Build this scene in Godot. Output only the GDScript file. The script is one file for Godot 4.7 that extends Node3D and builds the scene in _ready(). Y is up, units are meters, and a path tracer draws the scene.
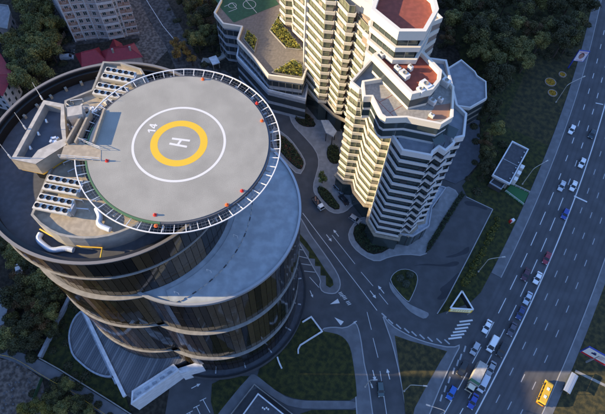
extends Node3D
# An aerial view of a round glass tower with a helipad, a stepped white apartment tower, streets and a highway.

const PLAN := {
	"road_axis": [113.33, -137.25, 49.69, -24.03],
	"pave_street_west": [-1.73, -84.35, 0.4, -81.09, 3.21, -76.11, 6.24, -71.99, 10.81, -65.33, 12.72, -61.76, 13.05, -58.82, 11.85, -56.66, 9.91, -56.26, 7.28, -56.73, 6.24, -58.77, 6.71, -60.6, 4.59, -63.97, 0.87, -70.63, -2.25, -75.43, -7.27, -82.89],
	"lawn_bay": [-0.7, -76.61, 2.03, -73.35, 4.72, -69.45, 8.34, -63.85, 10.41, -60.97, 10.74, -59.35, 9.68, -58.38, 8.44, -59.06, 8.31, -62.18, 6.67, -62.25, 6.58, -65.27, 4.86, -65.34, 4.78, -67.73, 2.88, -67.79, 2.8, -70.04, -0.57, -74.09],
	"pave_street_south": [17.29, -48.06, 18.17, -46.89, 19.02, -43.57, 19.68, -38.48, 20.01, -35.67, 20.97, -32.03, 22.05, -22.69, 22.52, -19.93, 17.67, -19.69, 17.17, -27.38, 16.64, -34.11, 12.9, -41, 6.49, -42.13, 7.27, -45.57, 10.79, -46.35, 14.33, -46.09],
	"lawn_round": [-0.16, -47.13, 4.21, -49.04, 7.74, -44.76, 9.94, -44.49, 12.88, -43.93, 14.93, -42.27, 16.09, -39.72, 16.79, -35.51, 17.47, -30.33, 17.72, -26.02, 10.29, -25.65, 5.35, -25.41, 1.5, -25.43, -3.25, -26.63, -8.78, -30.1, -10.59, -31.64, -7.08, -37.1],
	"path_south": [-12.26, -31.42, -10.59, -31.55, -3.23, -26.37, 1.41, -25.11, 10.29, -25.49, 17.85, -25.79, 18.11, -23.78, 10.33, -23.4, 0.15, -23.08, -5.1, -25.49, -10.63, -28.93, -15.87, -21.1, -19.53, -17.9, -21.92, -17.79],
	"lawn_south_right": [2.23, -21.72, 5.44, -22.9, 17.97, -23.51, 18.46, -18.49, 5.08, -17.84],
	"lawn_south_left": [-22.51, -28.33, -18.87, -30.4, -12.5, -30.99, -17.91, -22.27, -20.22, -19.12, -22.16, -23.61],
	"bays_south": [-24.42, -24.15, -22.07, -20.92, -25.92, -22.26, -23.69, -18.95, -27.58, -20.65, -25.68, -17.85],
	"hut_wall": [-10.76, -28.79, -0.22, -21.86, 3.69, -19.27, -7.26, -11.92, -18.44, -17.71],
	"hut": [-9.33, -25.88, -2.04, -20.94, 0.42, -19.33, -5.69, -13.53, -14.17, -18.39],
	"plaza": [-6.95, -126.07, -5.39, -120.7, -0.77, -115.5, 3.65, -109.74, 4.97, -104.72, 3.92, -98.96, 3.12, -95.23, 3.55, -91.77, 5.94, -88.66, 8.19, -85.47, 11.09, -84.24, 14.44, -85.2, 16.5, -87.74, 19.88, -90.28, 16.56, -110.82, 10.69, -124.11, 2.62, -133.24, -6.8, -132.6],
	"bed_street": [4.57, -94.91, 7.8, -94.07, 10.44, -90.49, 13.03, -86.38, 9.94, -85.81, 5.01, -91.54],
	"bed_plaza_south": [7.97, -112.48, 11.55, -112.27, 12.3, -108.37, 11.99, -104.48, 9.18, -104.31, 7.36, -107.62],
	"bed_plaza_north": [-4.86, -124.49, -1.64, -127.1, 1.8, -124.46, 3.78, -120.38, -0.59, -119.86, -3.61, -121.75],
	"pave_drive_island": [-12.68, -120.22, -9.21, -117.46, -5.4, -114.3, -0.19, -106.28, 0.48, -102.92, -1.74, -98.19, -6.93, -104.15, -11.91, -109.88],
	"bed_drive": [-11, -117.11, -5.7, -113.39, -0.68, -105.39, -0.31, -103.29, -1.34, -100.7, -5.16, -103.83, -10.53, -110.41],
	"pave_corner": [19.47, -84.09, 15.99, -79.92, 14.95, -76.06, 16.78, -72.24, 20.26, -69.29, 24.33, -67.63, 28.51, -69.76, 33.66, -70.92, 39.68, -70.57, 41.89, -74.39, 45.7, -81.14, 51.68, -91.41, 53.12, -95.46, 48.57, -98.02, 39.51, -91.46, 29.11, -85.04],
	"bed_corner": [17.47, -80.97, 16.57, -76.16, 20.28, -71.21, 24.4, -70.05, 29.95, -73.71, 25.56, -77.04, 21.08, -81.19],
	"hedge_lot": [40.06, -71.46, 41.81, -73.32, 48.63, -84.3, 53.04, -91.49, 55.01, -93.98, 53.81, -95.51, 51.42, -92.18, 47.07, -85.35, 40.62, -74.67],
	"island_bush": [28.03, -61.45, 28.9, -63.82, 31.17, -65.63, 33.7, -66.01, 36.16, -65.13, 37.04, -63.3, 36.3, -60.1, 34.37, -56.12, 33.53, -54.81, 31.08, -57.22],
	"pave_island": [27.75, -61.27, 28.23, -58.68, 30.58, -55.76, 33.45, -52.3, 35.85, -50.88, 38.18, -49.9, 39.81, -51.77, 37.78, -52.68, 35.43, -53.65, 33.67, -54.5, 31.06, -56.9, 28.03, -61.28],
	"lot_line": [55.31, -93.6, 63.75, -89.21, 54.19, -72.27, 45.04, -56.38, 41.92, -51.82],
	"bush3": [31.32, -62.55, 34.44, -63.85, 33.07, -60.86],
	"pave_triangle": [25.09, -51.23, 28.24, -47.58, 31.4, -45.79, 34.83, -44.19, 39.41, -42.87, 45.45, -41.96, 48.5, -43.29, 45.03, -37.79, 39.61, -27.7, 36.31, -20.59, 31.44, -20.36, 29.79, -33.13, 28.01, -42.08, 26.71, -46.14],
	"dirt_triangle": [28.85, -44.62, 33.31, -43.23, 39.05, -41.92, 43.88, -40.78, 41.58, -37.62, 37.36, -31.06, 33.5, -24.79, 32.25, -20.4, 31.03, -20.34, 30.69, -26.73, 29.75, -35.89],
	"patio": [48.14, -112.84, 60.7, -128.37, 64.1, -127.17, 61.76, -108.47, 56.18, -101.36, 52.08, -98.64, 47.09, -100.8],
	"lawn_east": [41.9, -51.66, 45.04, -56.38, 54.19, -72.27, 63.75, -89.21, 55.67, -93.82, 54.42, -97.97, 61.83, -107.62, 64.66, -128.63, 62.32, -142.36, 59.28, -169.54, 61.29, -202.45, 110.68, -209.1],
	"centre_line": [0.17, -84.08, 6.13, -75.91, 12.67, -67.14, 18.88, -58.82, 23.91, -51.94],
	"street_dash": [10, -76.5, 17.39, -66.72, 19.25, -64.12, 22.89, -59.69, 24.67, -57.39, 27.29, -54.03, 20.9, -51.31, 22.11, -45.99, 22.52, -43.55, 23.83, -37.95],
	"street_line_south": [24.29, -34.22, 25.94, -21.35],
	"edge_line_ramp": [16.41, -53.88, 18.19, -49.32, 19.31, -43.38, 20.37, -37.1],
	"ticks": [25.97, -50.53, 27.84, -48.77, 30.18, -47.38, 32.52, -46.27, 34.62, -45.45, 36.92, -44.68, 39.21, -44.04, 41.82, -43.73, 44.14, -43.56],
	"ticks2": [49.08, -41.72, 47.64, -39.34, 46.59, -37.59, 45.18, -35.28, 43.69, -32.73, 42.33, -30.23, 41, -27.77],
	"zebra": [50.43, -50.12, 49.56, -48.98, 48.84, -47.85, 48.14, -46.79, 47.44, -45.77, 46.61, -44.81],
	"arrows": [9.05, -75.36, 11.28, -77.3, 22.83, -56.93, 25.32, -58.68, 22.56, -32.9, 26.64, -33.52],
	"arrow_dir": [6.01, -79.93, 12.64, -70.95, 22.95, -37.23, 23.97, -32.83],
	"bay_lines": [-1.06, -70.87, 2.69, -70.38, -0.62, -68.46, 3.04, -67.73, -0.02, -65.92, 4.98, -65.41, 1.5, -63.47, 6.64, -63.15, 3.28, -61.56, 6.32, -58.29],
	"gate_arrows": [4.1, -56.07, -26.84, -27.58, 11.13, -53.75, 12.39, -48.25],
	"rungs": [13.07, -56.56, 14.14, -55.5, 15.36, -53.83, 16.99, -47.74, 16.1, -46.48, 15.22, -45.24],
	"stop_marks": [92.63, -96.26, 96.59, -94.11, 110.12, -139.02, 112.86, -138.46],
	"tier": [-45.94, -40.76, -44.02, -39.14, -41.98, -37.93, -40.29, -37.27, -38.53, -36.96, -35.82, -36.86, -33.87, -37.08, -31.97, -37.57, -30.44, -38.22, -28.93, -39.07, -26.75, -40.92, -22.56, -46.58, -23.27, -56.33, -29.13, -68.1, -34.16, -75.52, -38.54, -76.89, -42.25, -76.91, -42.63, -69.26, -47.13, -66.11, -45.09, -57.23, -45.51, -49.6],
	"pent": [-49.03, -63.2, -45.04, -62.5, -42.1, -53.39, -46.2, -48.96, -50.71, -49.73],
	"pent_floor": [-48.47, -62.2, -45.37, -61.69, -44.33, -57.61, -43.12, -54.54, -44.99, -53.31, -46.69, -51.9, -47.24, -50.26, -49.93, -50.28],
	"plant_walls": [-40.68, -59.97, -41.89, -53.35, -39.47, -60.52, -40.34, -53.45, -37.07, -61.15, -37.23, -53.65, -43.07, -59.72, -41.14, -61.35],
	"bridge": [-42.42, -53.01, -39.93, -54.26, -37.92, -53.29, -35.8, -52.56, -35.25, -50.25, -38.89, -50.23, -42.41, -50.43],
	"plant_slab": [-45.61, -63.23, -42.5, -64.42, -38.27, -64.21, -38.22, -55.47, -40.73, -54.64, -43.58, -54.46],
	"chiller_a": [-43.75, -47.39, -39.43, -46.76, -43.95, -45.89, -39.26, -45.15, -44.25, -43.54, -39.74, -42.81, -44.44, -42.11, -39.96, -41.39],
	"chiller_b": [-39.97, -73.48, -35.25, -72.73, -40.19, -71.85, -35.28, -71, -40.54, -69.2, -35.91, -68.48, -40.59, -67.78, -36.27, -67.05],
	"masts": [-49.24, -63.31, -50.16, -56.32, -50.77, -49.94],
	"duct_a": [-45.21, -39.12, -45.43, -37.95, -43.83, -36.79, -42.38, -35.93, -40.26, -36.62, -38.79, -36.32],
	"duct_b": [-35.19, -42.64, -34.15, -41.13, -34.28, -39.58, -31.97, -38.77],
	"yellow_pipe": [-45.36, -39.74, -43.13, -38.62, -40.26, -37.61, -37.3, -36.79, -33.8, -36.79, -33.65, -34.7],
	"cones": [-20.4, -70.32, -9.52, -65.02, -8.24, -60.92, -10.34, -45.69, -12.54, -42.82, -24.03, -40.23, -23.49, -38.23, -34.25, -50.35],
	"h_bars": [-23.91, -55.89, -20.65, -55.61, -24.17, -54.76, -20.97, -54.24, -22.2, -55.78, -22.7, -54.48],
	"n14": [-27.86, -56.87, -27.7, -58.94],
	"terrace": [-63.73, -51.2, -61.4, -47.73, -52.93, -35.98, -48.15, -29.32, -43.39, -23.22, -41.72, -23.92, -37.64, -27.02, -32.16, -31.3, -31.01, -31.49, -24.36, -35.56, -41.81, -48.8, -54.05, -52.65],
	"beam": [-64.11, -51.03, -43.29, -22.66],
	"semi": [-63, -47.07, -64.58, -44.89, -65.15, -41.62, -64.7, -38.48, -63.06, -34.9, -61.45, -33.05, -59.77, -31.93, -57.12, -30.17, -54.04, -28.82, -51.19, -28.33, -49.62, -28.67, -47.81, -26.3, -55.13, -36.3, -62.17, -46.16],
	"lawn_garden": [-68.43, -51.48, -68.13, -53.72, -62.46, -46.85, -45.4, -23.76, -43.25, -20.02, -46.51, -21.38, -57.25, -26.33, -71.3, -32.83],
	"wall_west": [-67.66, -50.78, -71.25, -32.99],
	"wall_south": [-71.37, -32.88, -64.84, -30.06, -56.94, -26.3, -49.25, -22.64, -41.72, -18.95],
	"white_wall": [-41.51, -23.91, -32, -31.26, -30.19, -29.79, -41.08, -20.62, -30.93, -30.27, -25.41, -32.38, -24.17, -31.13, -29.93, -29.03],
	"walk_south": [-92.13, -39.01, -84.01, -36.26, -77.05, -34.07, -72.09, -32.65, -65.08, -29.7, -57.12, -25.81, -41.87, -18.57, -37.32, -15.81, -43.89, -15.5, -59.22, -23.34, -67.06, -26.9, -76.02, -30.79, -82.8, -32.65, -90.41, -34.23],
	"rail_south": [-90.91, -35.62, -82.94, -33.07, -79.43, -32.69, -75.27, -31.1, -67.76, -27.4, -59.42, -24.11, -54.67, -21.5, -49.15, -18.72],
	"dirt_lot": [-90.21, -33.67, -82.62, -32.11, -78.57, -31.76, -73.4, -29.55, -68.07, -26.59, -66.75, -18.37, -66.12, -14.43, -84.29, -13.56],
	"green_net": [-69.05, -27.53, -69.59, -21.62],
	"roof_west": [-90.34, -51.82, -83.16, -50.37, -82.56, -46.77, -81.96, -40.64, -86.34, -38.7],
	"cd": [10.62, -94.62, 12.88, -92.27, 15.86, -92.07, 16.49, -88.64, 19.78, -84.01, 21.89, -83.77],
	"cd_shade": [20.61, -78.07, 22.81, -73.76, 29.73, -72.6, 30.06, -73.78, 31.62, -75.32, 33.07, -74.2, 35.5, -76.78, 35.23, -77.96, 37.99, -78.89, 39.39, -85.99, 37.31, -88.76],
	"ab": [-1.76, -131.15, 3.48, -123.54, 6.5, -123.33, 6.34, -124.42, 9.68, -118.97, 11.93, -118.76, 12.27, -119.82, 15.38, -114.93, 17.43, -114.63],
	"wn": [-11.91, -154.14, -9.77, -151.12, -7.31, -150.88, -6.86, -147.94, -2.46, -142.66],
	"t3": [12.6, -88.38, 12.9, -83.37, 14.78, -83.5, 16.74, -78.2, 17.86, -77.25, 22.71, -77.81, 30.4, -76.33, 33.38, -78.72, 34.53, -87.98, 31.91, -93.65],
	"mid": [14.5, -92.31, 22.99, -80.5, 27.84, -82.32, 29.92, -85.49, 30.4, -88.31, 26.86, -93.85, 21.4, -98.48],
	"top": [13.21, -96.89, 18.97, -90.25, 24.68, -90.67, 28.04, -98.02, 27.69, -102.06, 24.32, -106.71, 15.39, -106],
	"annex": [49.27, -140.09, 55.7, -145.58, 60.19, -139.87, 60.69, -137.93, 63.6, -135.22, 62.71, -127.13, 56.34, -122.37, 50.5, -123.1, 39.13, -125.07, 40.45, -144.49],
	"podium": [-35.68, -175.14, -34.87, -163.59, -36.47, -156.49, -32.48, -150.79, -25.67, -149.72, -26.49, -143.18, -19.31, -134.13, -14.06, -126.68, -1.99, -125.28, -1.2, -129.16, 2.6, -139.99, 3.01, -178.24],
	"podium_low": [-27.02, -142.32, -14.3, -126.68, -0.89, -123.33, -0.29, -130.29, -18.3, -149.08, -26.77, -151.11],
	"court": [-38.18, -166.76, -34.41, -160.27, -28.7, -152.76, -12.84, -164, -20.41, -177.58],
	"court_c": [-23.91, -163.04],
	"planter_a": [-23.5, -149.24, -19.1, -144.71, -19.7, -137.86, -24.25, -144.03],
	"planter_b": [-12.44, -158.09, -15.31, -149.33, -8.77, -140.63, -4.12, -140.22, -2.71, -140.57, -11.82, -154.35],
	"planter_c": [-13.2, -128.5, -5.99, -135.42, -2.37, -132.8, -2.11, -126.96],
	"cd_roofs": [20.22, -88.54, 21.75, -86.77, 23.26, -89.07, 26.37, -83.87, 25.11, -82.13, 16.63, -92.79],
	"t3_boxes": [32.6, -89.12, 29, -83.23, 30.95, -83.98, 28.58, -79.29],
	"t1_canopies": [31.28, -76.96, 34.39, -79.27],
	"wet_a": [45.34, -70.69, 50.34, -72.16, 54.4, -75.5, 53.91, -72.66, 51.36, -71.62, 48.02, -70.55],
	"wet_b": [34.9, -67.07, 39.77, -68.21, 45.09, -67.93, 49, -69.61, 50.83, -69.13, 48.79, -67.5, 44.52, -67.44, 39.19, -67.6],
	"wet_c": [43.06, -59.75, 46.13, -62.02, 48.37, -64.39, 49.66, -65.6, 50.38, -65.41, 47.05, -59.63, 44.57, -56.34, 41.74, -56.4, 44.26, -58.71],
	"wet_d": [54.11, -92.01, 57.55, -92.02, 62.38, -89.53, 61.41, -88.69, 58.2, -90.27, 55.04, -90.08],
	"curl_a": [1.61, -47.22, 4.29, -49.1, 7.89, -44.56, 1.59, -40.13, 1.07, -38.95, 1.15, -37.81],
	"curl_b": [-4.76, -36.66, -4.24, -35.28, -3.28, -33.52],
	"flat_base": [-94.15, -157.43, -80.38, -160.43, -69.68, -163.54],
	"flat_front": [-94.15, -157.43, -90.42, -158.55, -85.48, -159.77, -80.98, -159.53, -75.53, -161.37, -74.47, -162.14, -69.88, -163.52],
	"villa_a": [-89.03, -144.53, -80.97, -148.84, -76.26, -141.79, -84.73, -138.1],
	"villa_b": [-80.34, -146.21, -68.25, -152.2, -63.3, -144.8, -76.88, -141.22],
	"house_w": [-124.48, -140.76, -114.39, -139.38, -106.76, -129.74, -107.01, -120.05, -118.31, -123.1],
	"house_grey": [-132.23, -166.86, -119.63, -165.48, -117.46, -161.59, -115.61, -152.36, -127.85, -154.59],
	"lane_nw": [-76.51, -188.93, -65.01, -189.83, -59.24, -178.77, -50.97, -163.76, -41.78, -147.68, -30.14, -145.31, -29.38, -138.6, -49.51, -139.77, -56.85, -155.36, -67, -170.84],
	"lane_nw_line": [-73.96, -189.13, -69.52, -181.75, -61.26, -168.87, -53.45, -158.98],
	"dirt_nw": [-83.3, -188.39, -76.51, -188.93, -67, -170.84, -56.85, -155.36, -61.89, -144.13, -75.31, -148.53, -68.99, -160.13],
	"steps_nw": [-42.38, -151.98, -40.38, -151.85, -37.74, -152.86, -35.58, -154.67, -33.53, -157.61],
	"yard_nw": [-97.84, -144.77, -91.9, -147.34, -93.64, -155.49, -98.01, -156.86, -100.33, -149.46],
	"nw_cars": [-94.73, -147.68, -95.21, -150.92],
	"fence_nw": [-99.93, -152.24, -99.64, -154.77, -99.27, -157.05, -98.93, -160.22],
	"wedge_lot": [-108.1, -184.5, -82.88, -186.48, -69.74, -165.87, -69.22, -161.26, -93.64, -155.49, -101.45, -163.51, -111.67, -174.76],
	"pavilion": [72.88, -115.51, 78.26, -112.14, 69.32, -97.03, 63.72, -100.43],
	"pav_annex": [63.11, -98.45, 66.83, -95.86, 68.56, -98.38, 65.12, -100.61],
	"pav_deck": [68.85, -96.38, 71.37, -99.37, 76.99, -96.35, 74.17, -91.35],
	"flowers": [94.46, -148.42, 100.08, -152.85, 94.14, -142.74],
	"skirt": [21.05, -82.52, 21.65, -80.74, 25.24, -74.75, 34.45, -73.56, 39.67, -77.34, 41.14, -84.08, 46.33, -91.91, 38.03, -94.5, 29.63, -90.12],
	"hall_canopy": [4.89, -119.2, 7.59, -119.38, 10.64, -114.64, 9.52, -112.15, 6.79, -113.73],
	"lamps_e": [56, -66.17, 65, -71.83, 75.4, -99.87, 86.28, -110.62, 94.63, -138.18, 109.44, -152.97],
	"lamps_s": [30.79, -29.04, 36.9, -30.76, 19.97, -29.65, 22.53, -31.67, 39.49, -23.02, 36.97, -25.74],
	"small_sign": [69.25, -84.77],
	"hedge_yellow": [65, -85.27, 61.95, -79.88, 58.93, -74.3, 55.74, -69.23, 52.65, -64.3, 50.68, -60.56],
	"billboard_n": [103.31, -156.87],
	"billboard_s": [83.89, -39.78],
	"tri": [48.45, -57.48, 44.47, -51.96, 51.17, -51.87],
	"shelter": [78.61, -35.6, 75.19, -30.6],
	"lawn_se": [88.46, -52.45, 82.65, -43.31, 74.51, -30.49, 69.72, -22.96, 95.12, -24.19, 105.02, -59.64, 92.4, -58.31],
	"path_se": [80.13, -37.05, 89.08, -32.83],
	"car_white_a": [56.26, -48.57],
	"car_van_a": [57.02, -43.31],
	"car_black_a": [59.66, -41.94],
	"car_plum_a": [63.59, -48.18],
	"car_silver_a": [51.9, -41.85],
	"car_black_b": [47.7, -35.98],
	"car_truck": [50.75, -33.49],
	"car_silver_b": [55.78, -36.39],
	"car_van_b": [52.94, -31.97],
	"car_blue_a": [43.83, -29.19],
	"car_blue_b": [49.59, -27.28],
	"car_maroon": [70.64, -65.89],
	"car_white_b": [74.16, -64.95],
	"car_paleblue": [69.94, -58.12],
	"car_navy": [66.98, -53.3],
	"car_blue_c": [87.62, -88.54],
	"car_red": [78.38, -71.92],
	"car_white_c": [97.66, -124.86],
	"car_teal": [104.61, -123.18],
	"car_white_d": [98.08, -109.92],
	"car_white_e": [88.8, -99.71],
	"car_white_f": [92.89, -99.96],
	"car_bus": [69.72, -30.39],
	"car_pickup": [3.15, -90.24, 6.98, -84.87],
	"car_drive": [17.4, -82.46, 12.03, -93.73, 13.75, -89.49, 24.17, -29.19, 23.96, -31.6],
	"crate_white": [-85.38, -58.61],
	"street_tree": [6.24, -96.23],
	"wood": [57.14, -182.8, 62.21, -179.51, 68.94, -183.71, 74.35, -180.43, 81.22, -184.65, 86.55, -181.36, 93.78, -186.86, 99.89, -183.61, 107.23, -186.65, 112.81, -183.36, 58.13, -172.03, 63.41, -168.34, 69.9, -171.73, 75.08, -168.05, 81.85, -172.62, 87.95, -170.16, 95.08, -173.61, 100.71, -171.11, 107.13, -174.51, 53.68, -163.62, 64.49, -160.49, 69.86, -159.22, 75.85, -159.65, 82.07, -159, 91.6, -163.58, 97.63, -161.79, 101.97, -165.47, 65.07, -152.36, 69.34, -149.48, 72.09, -144.48, 78.76, -155.49, 83.54, -153.68, 67.94, -139.14, 64.89, -133.03, 65.49, -126.41, 66.43, -120.03, 63.2, -114.48, 62.69, -107.98, 60.93, -102.45, 53.82, -192.67, 61.57, -193.28, 69.35, -193.89, 77.14, -194.5, 84.96, -195.11, 92.91, -196.39, 100.65, -196.34, 108.53, -196.96, 115.84, -194.94],
	"clump": [-113.51, -167.32, -107.82, -163.06, -104.02, -165.1, -109.19, -158.37, -103.37, -155.98, -100.31, -159.03, -111.42, -150.41, -106.45, -148.06, -101.87, -149.48, -99.61, -152.37, -109.69, -142.51, -104.47, -140.28, -100.04, -140.59, -98.4, -145.43, -112.71, -146, -105.54, -134.08, -101.91, -134.34, -97.77, -134.13, -102.36, -127.4, -111.32, -173.5, -117.34, -171.82],
	"verge": [-53.77, -177.98, -49.35, -173.43, -46.8, -178.52, -43.58, -170.27, -46.52, -165.35, -42.7, -161.04, -38.81, -155.71, -47.87, -158.39, -43.71, -154.25, -44.18, -183.72, -38.9, -162.46, -39.55, -180.32],
	"left_wood": [-90.17, -64.9, -85.31, -61.16, -81.05, -60.09, -76.55, -57.09, -81.24, -53.03, -77.49, -51.37, -74.57, -53.4, -70.63, -49.89, -80, -47.26, -76.14, -45.97, -72.72, -47.05, -69.29, -45.14, -79.65, -41.66, -75.67, -40.71, -71.86, -41.2, -68.66, -39.93, -80.13, -37.06, -76.11, -36.71, -72.37, -36.34, -71.84, -54.17, -71.49, -56.1],
	"south_wood": [-66.89, -20.49, -63.24, -21.68, -59.27, -19.86, -56.39, -21.01, -52.74, -19.18, -63.11, -18.43, -69.42, -18.37, -61.95, -23.79, -60.38, -25.95],
	"amber": [-53.34, -155.7, -50.63, -153.68, -48.26, -151.11, -45.75, -147.52, -51.48, -149.26]
}

var used := {}
var M := {}
var rng := RandomNumberGenerator.new()

# ------------------------------------------------------------------ helpers
func lin(r: float, g: float, b: float) -> Color:
	return Color(r, g, b).linear_to_srgb()

func pts(key: String) -> PackedVector2Array:
	var out := PackedVector2Array()
	var a: Array = PLAN[key]
	for i in range(0, a.size(), 2):
		out.append(Vector2(a[i], a[i + 1]))
	return out

func smooth(p: PackedVector2Array, closed := true, times := 2) -> PackedVector2Array:
	for t in times:
		var q := PackedVector2Array()
		var n := p.size()
		if not closed:
			q.append(p[0])
		for i in (n if closed else n - 1):
			var a := p[i]
			var b := p[(i + 1) % n]
			q.append(a.lerp(b, 0.25))
			q.append(a.lerp(b, 0.75))
		if not closed:
			q.append(p[n - 1])
		p = q
	return p

func area(p: PackedVector2Array) -> float:
	var s := 0.0
	for i in p.size():
		var a := p[i]
		var b := p[(i + 1) % p.size()]
		s += a.x * b.y - b.x * a.y
	return s * 0.5

func wound(p: PackedVector2Array) -> PackedVector2Array:
	# positive area in (x, z)
	if area(p) < 0.0:
		p.reverse()
	return p

func mid(p: PackedVector2Array) -> Vector2:
	var s := Vector2.ZERO
	for q in p:
		s += q
	return s / p.size()

func inset(p: PackedVector2Array, d: float, closed := true) -> PackedVector2Array:
	# moves every point to the left of its walk by d (inwards for positive area)
	var out := PackedVector2Array()
	var n := p.size()
	for i in n:
		var a := p[(i - 1 + n) % n] if closed or i > 0 else p[i]
		var b := p[i]
		var c := p[(i + 1) % n] if closed or i < n - 1 else p[i]
		var u := (b - a).normalized() if a != b else (c - b).normalized()
		var v := (c - b).normalized() if c != b else u
		var nu := Vector2(-u.y, u.x)
		var nv := Vector2(-v.y, v.x)
		var m := nu + nv
		var k := m.dot(nu)
		out.append(b + (m * (d / k) if k > 0.25 else nu * d))
	return out

func mb() -> SurfaceTool:
	var st := SurfaceTool.new()
	st.begin(Mesh.PRIMITIVE_TRIANGLES)
	st.set_smooth_group(-1)
	return st

func tri(st: SurfaceTool, a: Vector3, b: Vector3, c: Vector3) -> void:
	st.add_vertex(a)
	st.add_vertex(b)
	st.add_vertex(c)

func quad(st: SurfaceTool, a: Vector3, b: Vector3, c: Vector3, d: Vector3) -> void:
	tri(st, a, b, c)
	tri(st, a, c, d)

func v3(p: Vector2, y: float) -> Vector3:
	return Vector3(p.x, y, p.y)

func cap(st: SurfaceTool, p: PackedVector2Array, y: float, up := true) -> void:
	p = wound(p.duplicate())
	var ix := Geometry2D.triangulate_polygon(p)
	for i in range(0, ix.size(), 3):
		var a := p[ix[i]]
		var b := p[ix[i + 1]]
		var c := p[ix[i + 2]]
		if ((b - a).cross(c - a) > 0.0) != up:
			var t := b
			b = c
			c = t
		tri(st, v3(a, y), v3(b, y), v3(c, y))

func prism(st: SurfaceTool, p: PackedVector2Array, y0: float, y1: float, top := true, bottom := false) -> void:
	p = wound(p.duplicate())
	for i in p.size():
		var a := p[i]
		var b := p[(i + 1) % p.size()]
		quad(st, v3(a, y0), v3(b, y0), v3(b, y1), v3(a, y1))
	if top:
		cap(st, p, y1)
	if bottom:
		cap(st, p, y0, false)

func ribbon(st: SurfaceTool, p: PackedVector2Array, closed: bool, w: float, y0: float, y1: float) -> void:
	# a wall of thickness w to the left of the walk along p
	var q := inset(p, w, closed)
	var n := p.size()
	for i in (n if closed else n - 1):
		var j := (i + 1) % n
		quad(st, v3(p[i], y0), v3(p[j], y0), v3(p[j], y1), v3(p[i], y1))
		quad(st, v3(q[j], y0), v3(q[i], y0), v3(q[i], y1), v3(q[j], y1))
		quad(st, v3(p[i], y1), v3(p[j], y1), v3(q[j], y1), v3(q[i], y1))
		quad(st, v3(p[i], y0), v3(q[i], y0), v3(q[j], y0), v3(p[j], y0))
	if not closed:
		quad(st, v3(p[0], y0), v3(q[0], y0), v3(q[0], y1), v3(p[0], y1))
		quad(st, v3(p[n - 1], y0), v3(p[n - 1], y1), v3(q[n - 1], y1), v3(q[n - 1], y0))

func boxt(st: SurfaceTool, t: Transform3D, s: Vector3) -> void:
	var h := s * 0.5
	var c := []
	for i in 8:
		c.append(t * Vector3(h.x if i & 1 else -h.x, h.y if i & 2 else -h.y, h.z if i & 4 else -h.z))
	quad(st, c[0], c[1], c[3], c[2])
	quad(st, c[5], c[4], c[6], c[7])
	quad(st, c[4], c[0], c[2], c[6])
	quad(st, c[1], c[5], c[7], c[3])
	quad(st, c[2], c[3], c[7], c[6])
	quad(st, c[0], c[4], c[5], c[1])

func box(st: SurfaceTool, at: Vector3, s: Vector3, yaw := 0.0) -> void:
	boxt(st, Transform3D(Basis(Vector3.UP, yaw), at), s)

func beam(st: SurfaceTool, a: Vector3, b: Vector3, w: float, h: float) -> void:
	var d := b - a
	if d.length() < 0.001:
		return
	var z := d.normalized()
	var x := (Vector3.UP.cross(z) if absf(z.y) < 0.99 else Vector3.RIGHT).normalized()
	boxt(st, Transform3D(Basis(x, z.cross(x), z), (a + b) * 0.5), Vector3(w, h, d.length()))

func slab(st: SurfaceTool, p: PackedVector2Array, y: float, w: float) -> void:
	# a flat painted line along an open walk
	for i in p.size() - 1:
		var u := (p[i + 1] - p[i]).normalized()
		var n := Vector2(-u.y, u.x) * w * 0.5
		quad(st, v3(p[i] - n, y), v3(p[i + 1] - n, y), v3(p[i + 1] + n, y), v3(p[i] + n, y))

func tube(st: SurfaceTool, path: PackedVector3Array, r: float, n := 8, r_end := -1.0) -> void:
	var rings := []
	for i in path.size():
		var d := (path[mini(i + 1, path.size() - 1)] - path[maxi(i - 1, 0)]).normalized()
		var x := (Vector3.UP.cross(d) if absf(d.y) < 0.98 else Vector3.RIGHT.cross(d)).normalized()
		var y := d.cross(x)
		var rr := r if r_end < 0.0 else lerpf(r, r_end, float(i) / (path.size() - 1))
		var ring := PackedVector3Array()
		for k in n:
			var a := TAU * k / n
			ring.append(path[i] + (x * cos(a) + y * sin(a)) * rr)
		rings.append(ring)
	for i in rings.size() - 1:
		for k in n:
			var j := (k + 1) % n
			quad(st, rings[i][k], rings[i + 1][k], rings[i + 1][j], rings[i][j])
	for e in [0, rings.size() - 1]:
		for k in n - 2:
			tri(st, rings[e][0], rings[e][k + 1], rings[e][k + 2])

func ringp(c: Vector2, r: float, n: int, a0 := 0.0, a1 := TAU) -> PackedVector2Array:
	var out := PackedVector2Array()
	var whole := absf(a1 - a0) > TAU - 0.001
	for i in (n if whole else n + 1):
		var a := a0 + (a1 - a0) * i / n
		out.append(c + Vector2(cos(a), sin(a)) * r)
	return out

func annulus(st: SurfaceTool, c: Vector2, r0: float, r1: float, y0: float, y1: float, n: int, a0 := 0.0, a1 := TAU) -> void:
	# a ring with a flat top; y0 == y1 gives a sheet
	for i in n:
		var a := a0 + (a1 - a0) * i / n
		var b := a0 + (a1 - a0) * (i + 1) / n
		var da := Vector2(cos(a), sin(a))
		var db := Vector2(cos(b), sin(b))
		quad(st, v3(c + da * r0, y1), v3(c + da * r1, y1), v3(c + db * r1, y1), v3(c + db * r0, y1))
		if y1 > y0:
			quad(st, v3(c + da * r1, y0), v3(c + db * r1, y0), v3(c + db * r1, y1), v3(c + da * r1, y1))
			quad(st, v3(c + da * r0, y0), v3(c + da * r0, y1), v3(c + db * r0, y1), v3(c + db * r0, y0))
			quad(st, v3(c + da * r0, y0), v3(c + db * r0, y0), v3(c + db * r1, y0), v3(c + da * r1, y0))

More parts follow.
